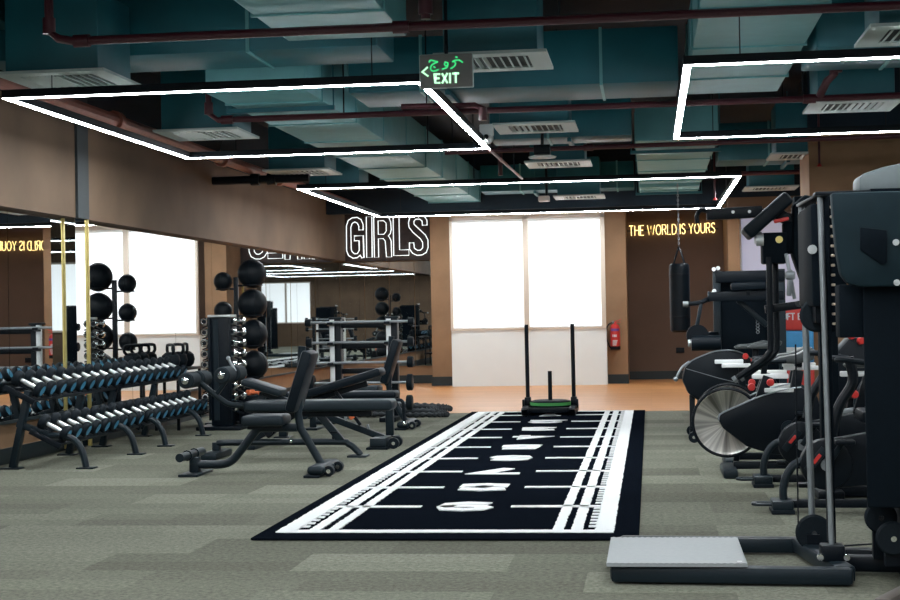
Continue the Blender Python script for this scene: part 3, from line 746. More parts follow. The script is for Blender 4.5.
def medball(r, name):
    t = thing(name, 'x', 'medicine ball', (0, 0, 0), 'medicine balls on the tree rack')
    MB().ball((0, 0, 0), r, (1, 1, 1), 32, 18).build('shell', BALL, t)
    for ax in ((0, 1, 0), (1, 0, 0)):
        mb = MB(); d = Vector(ax); e = Vector((0, 0, 1)); f = d.cross(e)
        mb.tube([(e*math.cos(2*PI*i/32)+f*math.sin(2*PI*i/32))*(r*1.0005) for i in range(32)], .0035, 5, True)
        mb.build('seam', BLACK, t)
    return t
WB = medball(.160, 'wall_ball'); SB = medball(.102, 'small_medicine_ball')
for k, z in enumerate(reversed(bigz)):
    o = WB if k == 0 else copy_tree(WB)
    o.location = (bxx+.185, byy, z); o.rotation_euler.z = .4*k; o['label'] = 'large black wall ball on the tree rack, %s from the top' % ORD[k]
for k, z in enumerate(reversed(smz)):
    o = SB if k == 0 else copy_tree(SB)
    o.location = (bxx-.15, byy, z); o.rotation_euler.z = .5*k; o['label'] = 'small black medicine ball on the tree rack, %s from the top' % ORD[k]
t = thing('step_box', 'low black step box on the floor behind the benches', 'step', (-4.25, 15.95, 0))
MB().box(-4.36, -4.04, 16.02-.2, 16.02+.12, 0, .32, .015).build('body', BLACK, t); MB().box(-4.37, -4.03, 15.81, 16.15, .32, .34, .006).build('grip_top', RUBBER, t)
def odb():
    t = thing('orange_dumbbell', 'x', 'dumbbell', (0, 0, 0))
    for s in (-1, 1): MB().lathe([(0, 0), (.025, 0), (.032, .008), (.032, .045), (.025, .053), (0, .053)], (s*.04, 0, 0), (s, 0, 0), 6).build('head', ORANGE, t)
    MB().cyl((-.04, 0, 0), (.04, 0, 0), .014, 10).build('handle', ORANGE, t)
    return t
o = odb(); o.location = (-4.2, 15.88, .368); o['label'] = 'small orange dumbbell on the low step box, nearer the viewpoint'
c = copy_tree(o, (-4.18, 15.97, .368), .2, 'small orange dumbbell on the low step box, nearer the wall')

# ------------------------------------------------------------------ benches
def upright_bench(loc, label):
    """fixed upright bench; local x from -1.1 (front foot bar) to 0 (wheels)"""
    t = thing('upright_bench', label, 'bench', (0, 0, 0), 'upright weight benches')
    w = .07
    MB().tube(smooth([(-1.03, 0, .075), (-.85, 0, .075), (-.77, 0, .10), (-.70, 0, .17), (-.58, 0, .32), (-.54, 0, .345)], 4)+[Vector((-.26, 0, .345))], .036, 12, flat=(.032, .036)).build('main_beam', GREY, t)
    MB().beam((-1.05, 0, .02), (-1.05, 0, .13), .07, .07).build('front_riser', GREY, t)
    MB().box(-1.12, -.97, -.2, .2, 0, .02, .004).build('front_foot', GREY, t)
    MB().cyl((-1.08, -.28, .150), (-1.08, .28, .150), .032, 16).build('foot_bar', GREY, t)
    for y in (-.09, .09): MB().cyl((-1.08, y-.012, .15), (-1.08, y+.012, .15), .04, 14).build('bar_collar', GREY, t)
    MB().box(-.655, -.335, -.15, .15, .365, .445, .028, 3).build('seat', GVINYL, t)
    MB().box(-.62, -.36, -.08, .08, .34, .366).build('seat_bracket', BLACK, t)
    # back pad leaning away
    a = Vector((-.29, 0, .465)); b = Vector((-.145, 0, .915)); 
    MB().beam(a, b, .28, .085, .028, up=(1, 0, 0)).build('backrest', VINYL, t)
    off = Vector((.058, 0, -.016))
    MB().tube([a+off+Vector((.02, 0, .5)), a+off+Vector((-.02, 0, -.0)), (-.245, 0, .40), (-.235, 0, .34), (-.08, 0, .07)], .034, 12, flat=(.034, .03)).build('rear_leg', GREY, t)
    MB().box(-.13, .0, -.30, .30, .02, .085, .03, 3).build('rear_foot', GREY, t)
    MB().box(-.15, -.03, -.31, .31, 0, .02, .006).build('rubber_foot', RUBBER, t)
    for y in (-.2, .12):
        wh = MB().cyl((.02, y-.03, .042), (.02, y+.03, .042), .038, 18).build('wheel', RUBBER, t)
        MB().cyl((.02, y-.036, .042), (.02, y+.036, .042), .016, 12).build('wheel_hub', CHROME, wh)
    t.location = loc
    return t
UB = upright_bench((-2.36, 11.12, 0), 'upright bench with grey seat, nearest the viewpoint')
copy_tree(UB, (-2.44, 15.55, 0), 0, 'upright bench farthest from the viewpoint, in front of the barbell rack')

# decline bench with foam rollers
t = thing('decline_bench', 'long flat black bench with two pairs of foam leg rollers', 'bench', (-2.9, 12.45, 0))
yc = 12.45
MB().box(-3.36, -2.11, yc-.14, yc+.14, .385, .475, .028, 3).build('bench_pad', GVINYL, t)
MB().beam((-3.3, yc, .36), (-2.3, yc, .36), .06, .05).build('pad_rail', BLACK, t)
MB().beam((-2.55, yc, .12), (-2.75, yc, .36), .05, .06).beam((-3.35, yc, .13), (-2.95, yc, .36), .05, .06).build('support_strut', GREY, t)
MB().tube(smooth([(-3.62, yc, .12), (-3.45, yc, .125), (-2.62, yc, .125), (-2.50, yc, .105), (-2.43, yc, .05), (-2.40, yc, .012)], 4), .032, 12, flat=(.028, .036)).build('base_beam', GREY, t)
MB().box(-2.50, -2.34, yc-.09, yc+.09, 0, .014, .004).build('rear_foot', GREY, t)
MB().box(-3.70, -3.56, yc-.24, yc+.24, 0, .06, .015).beam((-3.63, yc, .05), (-3.63, yc, .13), .06, .06).build('front_foot', GREY, t)
MB().tube(smooth([(-3.78, yc, .645), (-3.70, yc, .58), (-3.57, yc, .48), (-3.50, yc, .445), (-3.32, yc, .425)], 4), .024, 12).build('leg_arm', GREY, t)
MB().beam((-3.50, yc, .69), (-3.62, yc, .53), .035, .035).build('roller_stem', GREY, t)
MB().tube([(-3.46, yc+.02, .72), (-3.52, yc+.02, .83)], .013, 8).ball((-3.52, yc+.02, .832), .018).build('adjust_handle', STEEL, t)
for (x, z) in ((-3.80, .66), (-3.495, .70)):
    r = MB().cyl((x, yc-.3, z), (x, yc+.3, z), .02, 12).build('roller_bar', STEEL, t)
    for (a, b) in ((-.28, -.045), (.045, .28)):
        MB().lathe([(.02, 0), (.058, 0), (.068, .014), (.068, b-a-.014), (.058, b-a), (.02, b-a)], (x, yc+a, z), (0, 1, 0), 20).build('foam_roller', FOAM, r)
    MB().lathe([(0, -.012), (.018, -.010), (.03, 0), (.03, .02), (0, .02)], (x, yc-.30, z), (0, 1, 0), 16).build('chrome_end_cap', CHROME, r)
MB().cyl((-2.62, yc-.0, .15), (-2.62, yc, .20), .022, 12).box(-2.65, -2.59, yc-.03, yc+.03, .195, .215, .004).build('pop_pin', BLACK, t)
MB().beam((-3.2, yc-.02, .20), (-3.08, yc-.02, .29), .09, .1, .01).cyl((-3.16, yc-.09, .22), (-3.16, yc+.09, .22), .035, 12).build('adjuster_bracket', BLACK, t)
MB().ball((-2.98, yc-.04, .135), .016).build('pin_tip', CHROME, t)

# adjustable incline bench
yc = 13.35
t = thing('incline_bench', 'adjustable bench with raised back pad, orange sticker and wheeled grey foot', 'bench', (-2.9, yc, 0))
MB().beam((-3.05, yc, .475), (-2.36, yc, .675), .29, .075, .026).build('back_pad', VINYL, t)
MB().beam((-3.0, yc, .425), (-2.5, yc, .565), .06, .05).build('back_rail', BLACK, t)
MB().beam((-3.62, yc, .60), (-3.26, yc, .49), .28, .07, .026).build('seat_pad', GVINYL, t)
MB().beam((-3.45, yc, .50), (-2.36, yc, .08), .07, .055).build('ladder_beam', GREY, t)
mb = MB()
for k in range(6):
    x = -3.0+k*.1; mb.beam((x, yc-.045, .40-k*.039), (x+.012, yc-.045, .36-k*.039), .02, .02, .002)
mb.build('ladder_notches', STEEL, t)
MB().beam((-2.78, yc-.05, .50), (-2.56, yc-.05, .20), .03, .03).build('support_strut', BLACK, t)
o = MB().beam((-2.70, yc-.067, .36), (-2.625, yc-.067, .257), .003, .04, .0005).build('sticker', ORANGE, t); plabel(o, 'small orange warning sticker')
MB().box(-2.44, -2.30, yc-.28, yc+.05, .02, .1, .01).build('rear_foot', SILVER if False else GVINYL, t)
MB().box(-2.47, -2.28, yc-.29, yc+.06, 0, .02, .004).build('rubber_foot', RUBBER, t)
for y in (-.2, -.02):
    wh = MB().cyl((-2.24, yc+y-.025, .05), (-2.24, yc+y+.025, .05), .048, 18).build('wheel', RUBBER, t)
    MB().cyl((-2.24, yc+y-.03, .05), (-2.24, yc+y+.03, .05), .016, 12).build('wheel_hub', CHROME, wh)
MB().beam((-3.45, yc, .50), (-3.55, yc, .02), .06, .06).box(-3.62, -3.48, yc-.22, yc+.22, 0, .05, .01).build('front_leg', GREY, t)

# flat bench behind
yc = 14.5
t = thing('flat_bench', 'flat black bench with curved side handle between the other benches', 'bench', (-2.9, yc, 0))
MB().box(-3.75, -2.42, yc-.15, yc+.15, .375, .44, .024, 3).build('bench_pad', VINYL, t)
MB().beam((-3.6, yc, .35), (-2.5, yc, .35), .06, .05).build('pad_rail', BLACK, t)
for x in (-2.50, -3.55):
    MB().beam((x, yc-.02, .012), (x, yc-.02, .345), .075, .075).box(x-.08, x+.08, yc-.1, yc+.06, 0, .012, .003).build('leg', GREY, t)
MB().tube(smooth([(-2.9, yc-.17, .30), (-2.55, yc-.17, .335), (-2.40, yc-.17, .36), (-2.35, yc-.17, .345), (-2.34, yc-.17, .28), (-2.335, yc-.17, .15)], 4), .016, 8).build('side_handle', BLACK, t)
MB().ball((-2.335, yc-.17, .14), .02).build('handle_tip', CHROME, t)
MB().beam((-2.9, yc-.17, .30), (-2.9, yc, .35), .025, .025, .003).build('handle_bracket', BLACK, t)

# ------------------------------------------------------------------ barbell rack
rx0, rx1, ry = -3.53, -2.89, 16.75
t = thing('barbell_rack', 'black and white barbell rack beside the mirrors behind the benches', 'barbell rack', (-3.2, ry, 0))
levels = [1.09, .865, .64, .415, .19]
for x in (rx0, rx1):
    MB().box(x-.022, x+.03, ry-.03, ry+.03, .04, 1.13, .004).build('front_upright', WHITEM, t)
    MB().box(x+.03, x+.10, ry-.02, ry+.10, .04, 1.15, .004).build('rear_upright', BLACK, t)
    MB().box(x-.06, x+.12, ry-.35, ry+.35, 0, .05, .008).build('foot', BLACK, t)
    MB().box(x-.03, x+.115, ry-.04, ry+.11, 1.13, 1.155, .004).build('top_cap', GREY, t)
    for z in levels:
        MB().prism([(ry-.03, z-.035), (ry-.13, z-.02), (ry-.13, z+.01), (ry-.118, z+.01), (ry-.112, z-.008), (ry-.03, z-.008)], x-.03, x+.035, 'x').build('bar_hook', BLACK, t)
for z in (1.06, .83, .55): MB().box(rx0, rx1+.08, ry+.03, ry+.08, z-.03, z+.03, .004).build('cross_bar', BLACK, t)
heads = [.042, .052, .062, .092, .085]
for k, z in enumerate(levels):
    b = thing('barbell', 'fixed steel barbell with black heads on the white rack, %s from the top' % ORD[k], 'barbell', (-3.2, ry-.092, z), 'fixed barbells on the rack')
    y = ry-.092; zc = z+.008; r = heads[k]
    L0, L1 = -3.78+.01*k, -2.62-.008*k
    MB().cyl((L0, y, zc), (L1, y, zc), .0145, 12).build('bar', STEEL, b)
    for s, x in ((-1, L0), (1, L1)):
        h = MB().lathe([(.014, -.032), (r*.9, -.032), (r, -.024), (r, .024), (r*.9, .032), (0, .032)], (x, y, zc), (s, 0, 0), 20).build('head', RUBBER, b)
        MB().lathe([(0, .0315), (r*.55, .0315), (r*.5, .035), (0, .035)], (x, y, zc), (s, 0, 0), 16).build('end_cap', BLUEF if False else GREY, h)

# ------------------------------------------------------------------ battle rope
pts = []
for k in range(5):
    x0 = -3.62+.06*k; x1 = -2.38-.10*(k % 3); y = 17.12+.10*k; z = .03+.045*(k % 2)
    pts += [(x0, y, z), ((x0+x1)/2-.2, y+.03, z+.01), ((x0+x1)/2+.25, y+.01, z), (x1, y+.02, z), (x1+.07, y+.06, z)]
    pts += [(x1-.05, y+.09, z+.03), ((x0+x1)/2, y+.07, z+.045), (x0+.05, y+.06, z+.02), (x0-.04, y+.08, z)]
pts = smooth(pts, 22)
o = MB().tube([(p.x, p.y, max(p.z, .03)) for p in pts], .028, 10, rf=lambda i: .026+.007*math.sin(i*1.57)).build('battle_rope', ROPE)
tag(o, 'thick black battle rope lying in loops on the carpet behind the benches', 'rope')

# ------------------------------------------------------------------ spin bikes (facing left)
def spin_bike():
    t = thing('spin_bike', 'x', 'exercise bike', (0, 0, 0), 'black spin bikes with silver flywheels')
    # local origin below the crank; flywheel at x=-.42
    fx, fz, fr = -.40, .37, .225
    fw = MB().lathe([(0, -.012), (.03, -.014), (fr-.02, -.009), (fr, -.014), (fr, .014), (fr-.02, .009), (.03, .014), (0, .012)], (fx, 0, fz), (0, 1, 0), 48).build('flywheel', FLYM, t)
    MB().tube(arc(fx, fz, fr+.012, 0, 360, 40)[:-1], .012, 6, True).build('rim_guard', BLACK, t)
    hp = [(-.46, .39), (-.445, .435), (-.30, .50), (-.17, .555), (0, .60), (.11, .615), (.22, .55), (.26, .38), (.2, .2), (.10, .135), (-.1, .15), (-.27, .205), (-.43, .335)]
    MB().prism(hp, -.075, -.03, 'y', .012).prism(hp, .03, .075, 'y', .012).build('drive_housing', BLACK, t)
    MB().tube([(u, -.078, v) for u, v in smooth2(hp[:6])], .006, 6).build('housing_trim', STEEL, t)
    MB().cyl((.02, -.1, .33), (.02, -.07, .33), .055, 20).build('crank_hub', GREY, t)
    for s in (-1, 1):
        c = MB().beam((.02, s*.105, .33), (.02-s*.12*.75, s*.105, .33-s*(-.12)*-.9), .02, .03).build('crank_arm', BLACK, t)
        e = Vector((.02-s*.09, s*.105, .33-s*.108))
        MB().obox((e.x, s*.16, e.z), (.10, .09, .025), None, .006).build('pedal', BLACK, c)
    MB().beam((-.36, 0, .07), (.52, 0, .07), .08, .05).build('base_beam', BLACK, t)
    for x in (-.37, .52): MB().box(x-.075, x+.03, -.26, .26, .0, .065, .02).build('stabiliser', GREY, t)
    MB().beam((-.34, .055, .09), (-.26, .055, .5), .04, .05).build('front_fork', BLACK, t)
    MB().beam((-.17, 0, .52), (-.11, 0, .69), .07, .07).build('handlebar_post', BLACK, t)
    MB().beam((-.22, 0, .69), (.03, 0, .69), .05, .035).build('handlebar_slider', WHITEM, t)
    MB().beam((-.14, 0, .69), (-.13, 0, .79), .04, .04).tube(smooth([(0, -.19, .80), (-.14, -.2, .795), (-.2, -.13, .79), (-.13, 0, .785), (-.2, .13, .79), (-.14, .2, .795), (0, .19, .80)], 5), .015, 8).build('handlebar', RUBBER, t)
    MB().beam((.06, 0, .52), (.10, 0, .73), .07, .07).build('seat_post', BLACK, t)
    MB().beam((.0, 0, .745), (.24, 0, .745), .05, .03).build('seat_slider', WHITEM, t)
    MB().beam((-.14, -.06, .595), (.06, -.06, .595), .04, .03).build('frame_bridge', WHITEM, t)
    MB().prism([(-.05, .785), (-.07, .80), (-.03, .825), (.08, .84), (.17, .885), (.22, .87), (.20, .80), (.08, .775)], -.075, .075, 'y', .02).build('saddle', SADDLE, t)
    MB().beam((.1, 0, .745), (.1, 0, .79), .05, .05, .003).build('saddle_clamp', BLACK, t)
    for (x, z) in ((-.23, .62), (-.10, .65)):
        k = MB().cyl((x, -.035, z), (x, -.075, z), .010, 8).build('knob_stem', STEEL, t)
        MB().lathe([(0, 0), (.02, 0), (.027, .012), (.024, .032), (0, .036)], (x, -.07, z), (0, -1, 0), 14).build('knob', RED, k)
    return t
def smooth2(p): return [(v.x, v.z) for v in smooth([(u, 0, w) for u, w in p], 4)]
def flymat():
    m = bpy.data.materials.new('flywheel_painted_sheen'); m.use_nodes = True
    nt = m.node_tree; N = nt.nodes; L = nt.links; b = N['Principled BSDF']
    b.inputs['Base Color'].default_value = (.62, .61, .58, 1); b.inputs['Metallic'].default_value = 1; b.inputs['Roughness'].default_value = .3
    b.inputs['Anisotropic'].default_value = .85
    tg = N.new('ShaderNodeTangent'); tg.direction_type = 'RADIAL'; tg.axis = 'Y'
    L.new(tg.outputs[0], b.inputs['Tangent'])
    tc = N.new('ShaderNodeTexCoord'); sx = N.new('ShaderNodeSeparateXYZ'); L.new(tc.outputs['Object'], sx.inputs[0])
    at = N.new('ShaderNodeMath'); at.operation = 'ARCTAN2'; L.new(sx.outputs[2], at.inputs[0]); L.new(sx.outputs[0], at.inputs[1])
    nz = N.new('ShaderNodeTexNoise'); nz.noise_dimensions = '1D'; nz.inputs['Scale'].default_value = 2.6; nz.inputs['Detail'].default_value = 3
    L.new(at.outputs[0], nz.inputs['W'])
    cr = N.new('ShaderNodeValToRGB'); e = cr.color_ramp.elements
    e[0].position = .36; e[0].color = (.26, .25, .23, 1); e[1].position = .62; e[1].color = (.86, .84, .78, 1)  # pale and dark wedges paint the disc's sheen into its colour
    L.new(nz.outputs['Fac'], cr.inputs[0]); L.new(cr.outputs[0], b.inputs['Base Color'])
    return m
FLYM = flymat()
# flywheel geometry is centred on its own hub so that the painted sheen and radial brushing run round it
def recentre(o, c):
    o.data.transform(Matrix.Translation(-Vector(c))); o.location = c
SBK = spin_bike()
for ch in SBK.children:
    if ch.name.startswith('flywheel'): recentre(ch, (-.40, 0, .37))
bikes = [((.92, 10.9, 0), 'black spin bike with silver flywheel, the nearer of two alike'), ((.965, 11.55, 0), 'black spin bike with silver flywheel, the farther of two alike')]
for i, (l, lab) in enumerate(bikes):
    o = SBK if i == 0 else copy_tree(SBK)
    o.location = l; o['label'] = lab

# upper body machine with rounded shroud behind the bikes
xx, yy = .62, 13.9
t = thing('upright_bike', 'black upright bike with big rounded front shroud and pale sticker behind the flywheels', 'exercise bike', (xx, yy, 0))
hp = [(.272, .54), (.30, .655), (.36, .71), (.435, .745), (.56, .79), (.70, .80), (.80, .775), (.90, .71), (1.06, .60), (1.12, .48), (.95, .40), (.6, .36), (.42, .345), (.32, .42)]
MB().prism(hp, yy-.1, yy+.1, 'y', .025).build('shroud', BLACK, t)
MB().tube([(u, yy-.105, v) for u, v in smooth2(hp[1:8])], .005, 6).build('shroud_trim', STEEL, t)
MB().tube([(.31, yy-.104, .64), (.6, yy-.104, .55), (.95, yy-.104, .46)], .003, 6).build('panel_line', STEEL, t)
MB().obox((.56, yy-.101, .435), (.085, .004, .032), Euler((0, .35, 0))).build('spec_label', STICK, t)
MB().beam((.36, yy, .40), (.36, yy, .06), .05, .05).beam((.42, yy-.08, .38), (.39, yy-.08, .06), .03, .03).build('front_leg', BLACK, t)
MB().beam((.36, yy, .045), (1.5, yy, .045), .08, .05).box(1.45, 1.55, yy-.3, yy+.3, 0, .06, .015).build('base_beam', BLACK, t)
MB().box(.34, .42, yy-.35, yy+.35, .02, .07, .015).build('front_stabiliser', BLACK, t)
for y in (-.37, .37):
    wh = MB().cyl((.36, yy+y-.025, .05), (.36, yy+y+.025, .05), .048, 16).build('wheel', RUBBER, t)
    MB().cyl((.36, yy+y-.03, .05), (.36, yy+y+.03, .05), .015, 10).build('wheel_hub', CHROME, wh)
MB().tube(smooth([(.34, yy-.09, .70), (.28, yy-.12, .66), (.24, yy-.13, .60), (.22, yy-.13, .555)], 4), .012, 8).ball((.215, yy-.13, .55), .022).build('lever', STEEL, t)
for (x0, z, dy) in ((.56, .70, -.16), (.62, .665, -.19)): MB().beam((x0, yy+dy, z), (x0+.25, yy+dy, z), .05, .035).build('slider_bar', WHITEM, t)
MB().beam((.80, yy-.12, .45), (.80, yy-.12, .72), .06, .06).build('slider_post', BLACK, t)
for (x, z) in ((.83, .745), (.90, .71)):
    k = MB().cyl((x, yy-.16, z), (x, yy-.1, z), .010, 8).build('knob_stem', STEEL, t)
    MB().lathe([(0, 0), (.02, 0), (.027, .012), (.024, .032), (0, .036)], (x, yy-.155, z), (0, -1, 0), 14).build('knob', RED, k)
for (x, dy) in ((.75, -.1), (.86, -.16)):
    MB().prism([(x, .81), (x-.02, .825), (x+.02, .85), (x+.14, .855), (x+.25, .885), (x+.29, .87), (x+.27, .83), (x+.14, .81)], yy+dy-.07, yy+dy+.07, 'y', .02).build('padded_rest', SADDLE, t)
MB().beam((.92, yy-.1, .62), (.92, yy-.1, .82), .05, .05).build('rest_post', BLACK, t)

# arc framed bikes nearer the viewpoint
def arc_bike():
    t = thing('arc_bike', 'x', 'exercise bike', (0, 0, 0), 'black arc framed bikes beside the cable machine')
    # local: front foot at x=0
    MB().box(-.05, .07, -.10, .10, .02, .075, .012).build('front_foot', GREY, t)
    MB().box(-.055, .075, -.11, .11, 0, .025, .006).build('rubber_foot', RUBBER, t)
    MB().tube([(-.04, -.04, .05), (-.13, -.045, .05), (-.15, -.02, .05), (-.15, .02, .05), (-.13, .045, .05), (-.04, .04, .05)], .012, 8, flat=(.010, .014)).build('carry_loop', GREY, t)
    MB().tube(smooth([(.02, 0, .07), (.02, 0, .14), (.045, 0, .22), (.09, 0, .275), (.16, 0, .30), (.24, 0, .305)], 5), .024, 10).build('arc_tube', GREY, t)
    MB().beam((.05, 0, .05), (.95, 0, .05), .06, .045).build('base_beam', BLACK, t)
    MB().box(.9, 1.0, -.28, .28, 0, .07, .02).build('rear_stabiliser', BLACK, t)
    hp = [(.26+.145*math.cos(a), .275+.145*math.sin(a)) for a in [2*PI*i/20 for i in range(20)]]
    MB().prism(hp, -.05, .05, 'y', .01).prism([(.30, .42), (.75, .50), (.85, .36), (.75, .18), (.32, .14)], -.04, .04, 'y', .012).build('drive_housing', BLACK, t)
    MB().cyl((.26, -.075, .275), (.26, -.05, .275), .035, 16).build('crank_hub', STEEL, t)
    for s in (-1, 1):
        e = Vector((.26-s*.09, s*.085, .275-s*.135))
        c = MB().beam((.26, s*.085, .275), e, .018, .032).build('crank_arm', GREY, t)
        MB().obox((e.x, s*.14, e.z), (.11, .09, .025), None, .006).build('pedal', BLACK, c)
    c = MB().beam((.18, -.105, .29), (.22, -.105, .338), .003, .02, .0005).build('red_label', RED, t)
    MB().beam((.145, -.1, .245), (.245, -.1, .37), .006, .045, .002).build('label_plate', GREY, t)
    MB().beam((.62, 0, .45), (.70, 0, .72), .06, .06).build('seat_post', BLACK, t)
    MB().beam((.52, 0, .73), (.85, 0, .73), .05, .035).build('seat_slider', WHITEM, t)
    MB().prism([(.56, .77), (.54, .79), (.58, .815), (.74, .825), (.84, .85), (.88, .83), (.86, .79), (.74, .77)], -.08, .08, 'y', .02).build('saddle', SADDLE, t)
    MB().tube(smooth([(.30, 0, .44), (.34, 0, .6), (.42, 0, .74), (.40, 0, .88)], 4), .03, 10).build('front_post', BLACK, t)
    MB().tube(smooth([(.55, -.2, .84), (.36, -.2, .87), (.32, -.1, .87), (.40, 0, .87), (.32, .1, .87), (.36, .2, .87), (.55, .2, .84)], 4), .015, 8).build('handlebar', RUBBER, t)
    k = MB().cyl((.60, -.03, .60), (.60, -.07, .60), .01, 8).build('knob_stem', STEEL, t)
    MB().lathe([(0, 0), (.02, 0), (.027, .012), (.024, .032), (0, .036)], (.60, -.065, .60), (0, -1, 0), 14).build('knob', RED, k)
    return t
AB = arc_bike()
AB.location = (.715, 8.9, 0); AB['label'] = 'black arc framed bike directly behind the cable machine platform'
copy_tree(AB, (.70, 10.2, 0), 0, 'black arc framed bike between the near spin bike and its twin')

# ------------------------------------------------------------------ soft plyo boxes
def plyo(name, z0, z1, m, label, x0=1.06, x1=1.66, y0=16.0, y1=16.9):
    t = thing(name, label, 'plyo box', ((x0+x1)/2, (y0+y1)/2, z0), 'soft plyo boxes in a stack')
    MB().box(x0, x1, y0, y1, z0+.001, z1-.001, .02, 3).build('body', m, t)
    return t
plyo('plyo_box', 0, .33, BLUEV, 'lowest blue soft plyo box in the stack before the column')
plyo('plyo_box', .33, .60, REDV, 'red soft plyo box second from the floor in the stack')
b = plyo('plyo_box', .60, .93, BLUEV, 'upper blue soft plyo box just under the red lettered one')
MB().box(1.3, 1.56, 15.995, 16.0, .64, .76).build('white_patch', STICK, b)
b = plyo('plyo_box', .93, 1.19, REDV, 'red soft plyo box with white lettering on top of the stack')
st, w = strokes('SOFT BOX', .062, .85, .2)
mb = MB()
for p in st: ribbon(mb, p, .013, lambda u, v, tt: (1.310+u, 15.999-tt, 1.045+v), 0, .003)
mb.build('lettering', STICK, b)

# ------------------------------------------------------------------ strength machine with weight stack shroud (middle distance)
y = 14.9
t = thing('chest_press_machine', 'large black strength machine with tall weight stack shroud and padded arms', 'strength machine', (.95, y, 0))
MB().box(.66, 1.28, y+.1, y+.5, .05, 1.50, .02).build('stack_shroud', MATTE, t)
MB().box(.63, 1.28, y-.05, y+.05, 1.42, 1.53, .01).build('top_beam', BLACK, t)
for x in (.64, 1.25): MB().beam((x, y, .03), (x, y, 1.54), .07, .07).build('upright', GREY, t)
MB().beam((.555, y-.25, 1.285), (1.25, y-.25, 1.285), .09, .09).build('press_beam', BLACK, t)
MB().cyl((.545, y-.25, 1.285), (.558, y-.25, 1.285), .05, 16).build('beam_cap', GREY, t)
MB().beam((.83, y-.12, 1.25), (1.10, y-.12, 1.0), .04, .05).build('brace', GREY, t)
MB().beam((.755, y-.28, 1.375), (1.09, y-.28, 1.38), .12, .08, .03).build('pad', VINYL, t)
MB().beam((.92, y-.28, 1.29), (.92, y-.28, 1.36), .04, .04).build('pad_bracket', BLACK, t)
for (x, z) in ((.615, 1.55), (.655, 1.56), (.615, 1.34), (1.25, 1.30)): MB().cyl((x, y-.06, z), (x, y-.02, z), .02, 12).build('bolt_cap', WHITEM, t)
MB().tube(smooth([(.34, y-.3, 1.22), (.44, y-.3, 1.225), (.50, y-.28, 1.24), (.58, y-.22, 1.285)], 4), .022, 10).build('grip_arm', BLACK, t)
MB().cyl((.31, y-.3, 1.22), (.36, y-.3, 1.22), .028, 14).build('grip_end', STEEL, t)
MB().beam((.48, y-.3, 1.22), (.43, y-.3, .98), .03, .035).build('lever', GREY, t)
MB().cyl((.44, y-.34, .92), (.44, y-.28, .92), .105, 24).build('cam_disc', BLACK, t)
MB().beam((.44, y-.3, .92), (.63, y-.05, .92), .05, .06).build('cam_arm', BLACK, t)
r = MB().cyl((.38, y-.36, .85), (.65, y-.36, .85), .072, 18).build('roller_pad', VINYL, t)
for x in (.36, .385): MB().cyl((x-.01, y-.36, .85), (x+.01, y-.36, .85), .035, 14).build('roller_cap', SILVER, r)
MB().beam((.60, y-.36, .85), (.60, y, .85), .04, .04).build('roller_bracket', BLACK, t)
MB().box(.55, 1.27, y-.5, y+.55, 0, .06, .015).build('base_frame', BLACK, t)
MB().box(.75, 1.05, y-.45, y-.15, .42, .50, .025).beam((.9, y-.3, .05), (.9, y-.3, .43), .06, .06).build('seat', VINYL, t)
mb = MB()
for k in range(5): mb.tube(arc(1.02, 1.06-k*.03, .014, 0, 360, 10, y-.02)[:-1], .004, 5, True)
mb.build('cable_chain', STEEL, t)

CPM = t
for (x, yy2, rz, lab) in ((-3.4, -3.0, .3, 'black strength machine behind the viewpoint near the mirrored wall'), (-1.6, -5.2, 0, 'black strength machine behind the viewpoint in the middle of the back wall'),
                          (1.6, -5.6, -.2, 'black strength machine behind the viewpoint before the daylit blinds'), (3.6, -3.4, 2.8, 'black strength machine behind the viewpoint near the right wall')):
    copy_tree(CPM, (x, yy2, 0), rz, lab)
# ------------------------------------------------------------------ machine with angled pad and twin arms, right behind the cable machine
y = 9.6
t = thing('pulldown_machine', 'black lever machine with angled thick pad and twin downward arms', 'strength machine', (1.05, y, 0))
MB().obox((.725, y, 1.735), (.345, .32, .085), Euler((0, -math.radians(41), 0)), .02, 3).build('angled_pad', VINYL, t)
MB().beam((.78, y, 1.76), (.98, y, 1.62), .07, .07).build('pad_bracket', BLACK, t)
MB().box(.69, .84, y-.1, y+.08, 1.44, 1.63, .012).box(.82, 1.0, y-.06, y+.06, 1.50, 1.70, .02).build('pivot_box', MATTE, t)
for (yy2, z) in ((-.11, 1.585), (.02, 1.605)): MB().cyl((.65, y+yy2, z), (.695, y+yy2, z), .036, 14).build('pivot_cap', SILVER, t)
MB().cyl((.79, y-.115, 1.585), (.79, y-.1, 1.585), .022, 14).build('bolt', GOLD, t)
for dx, dy in ((-.038, -.1), (.012, .06)):
    MB().tube(smooth([(.765+dx, y+dy, 1.48), (.765+dx, y+dy, 1.2), (.765+dx, y+dy, .94), (.75+dx, y+dy, .89), (.70+dx, y+dy, .84), (.56+dx, y+dy, .745)], 4), .019, 10).build('lever_arm', BLACK, t)
    MB().cyl((.555+dx, y+dy, .742), (.535+dx, y+dy, .728), .021, 12).build('arm_end', STEEL, t)
MB().beam((.36, y, 1.755), (.70, y, 1.765), .07, .07).build('horizontal_arm', BLACK, t)
MB().beam((.68, y+.1, 1.765), (.98, y+.1, 1.70), .06, .06).build('arm_root', BLACK, t)
for x in (.52, .62): MB().cyl((x, y-.042, 1.765), (x, y-.03, 1.765), .010, 10).build('arm_bolt', WHITEM, t)
MB().tube(smooth([(.40, y-.02, 1.76), (.33, y-.02, 1.785), (.30, y-.02, 1.75), (.305, y-.02, 1.70)], 4), .014, 8).build('hook', BLACK, t)
MB().beam((1.08, y, .03), (1.08, y, 1.30), .11, .11).beam((1.08, y, 1.25), (.955, y, 1.52), .11, .11).beam((.955, y, 1.48), (.955, y, 1.85), .13, .13).build('main_column', MATTE, t)
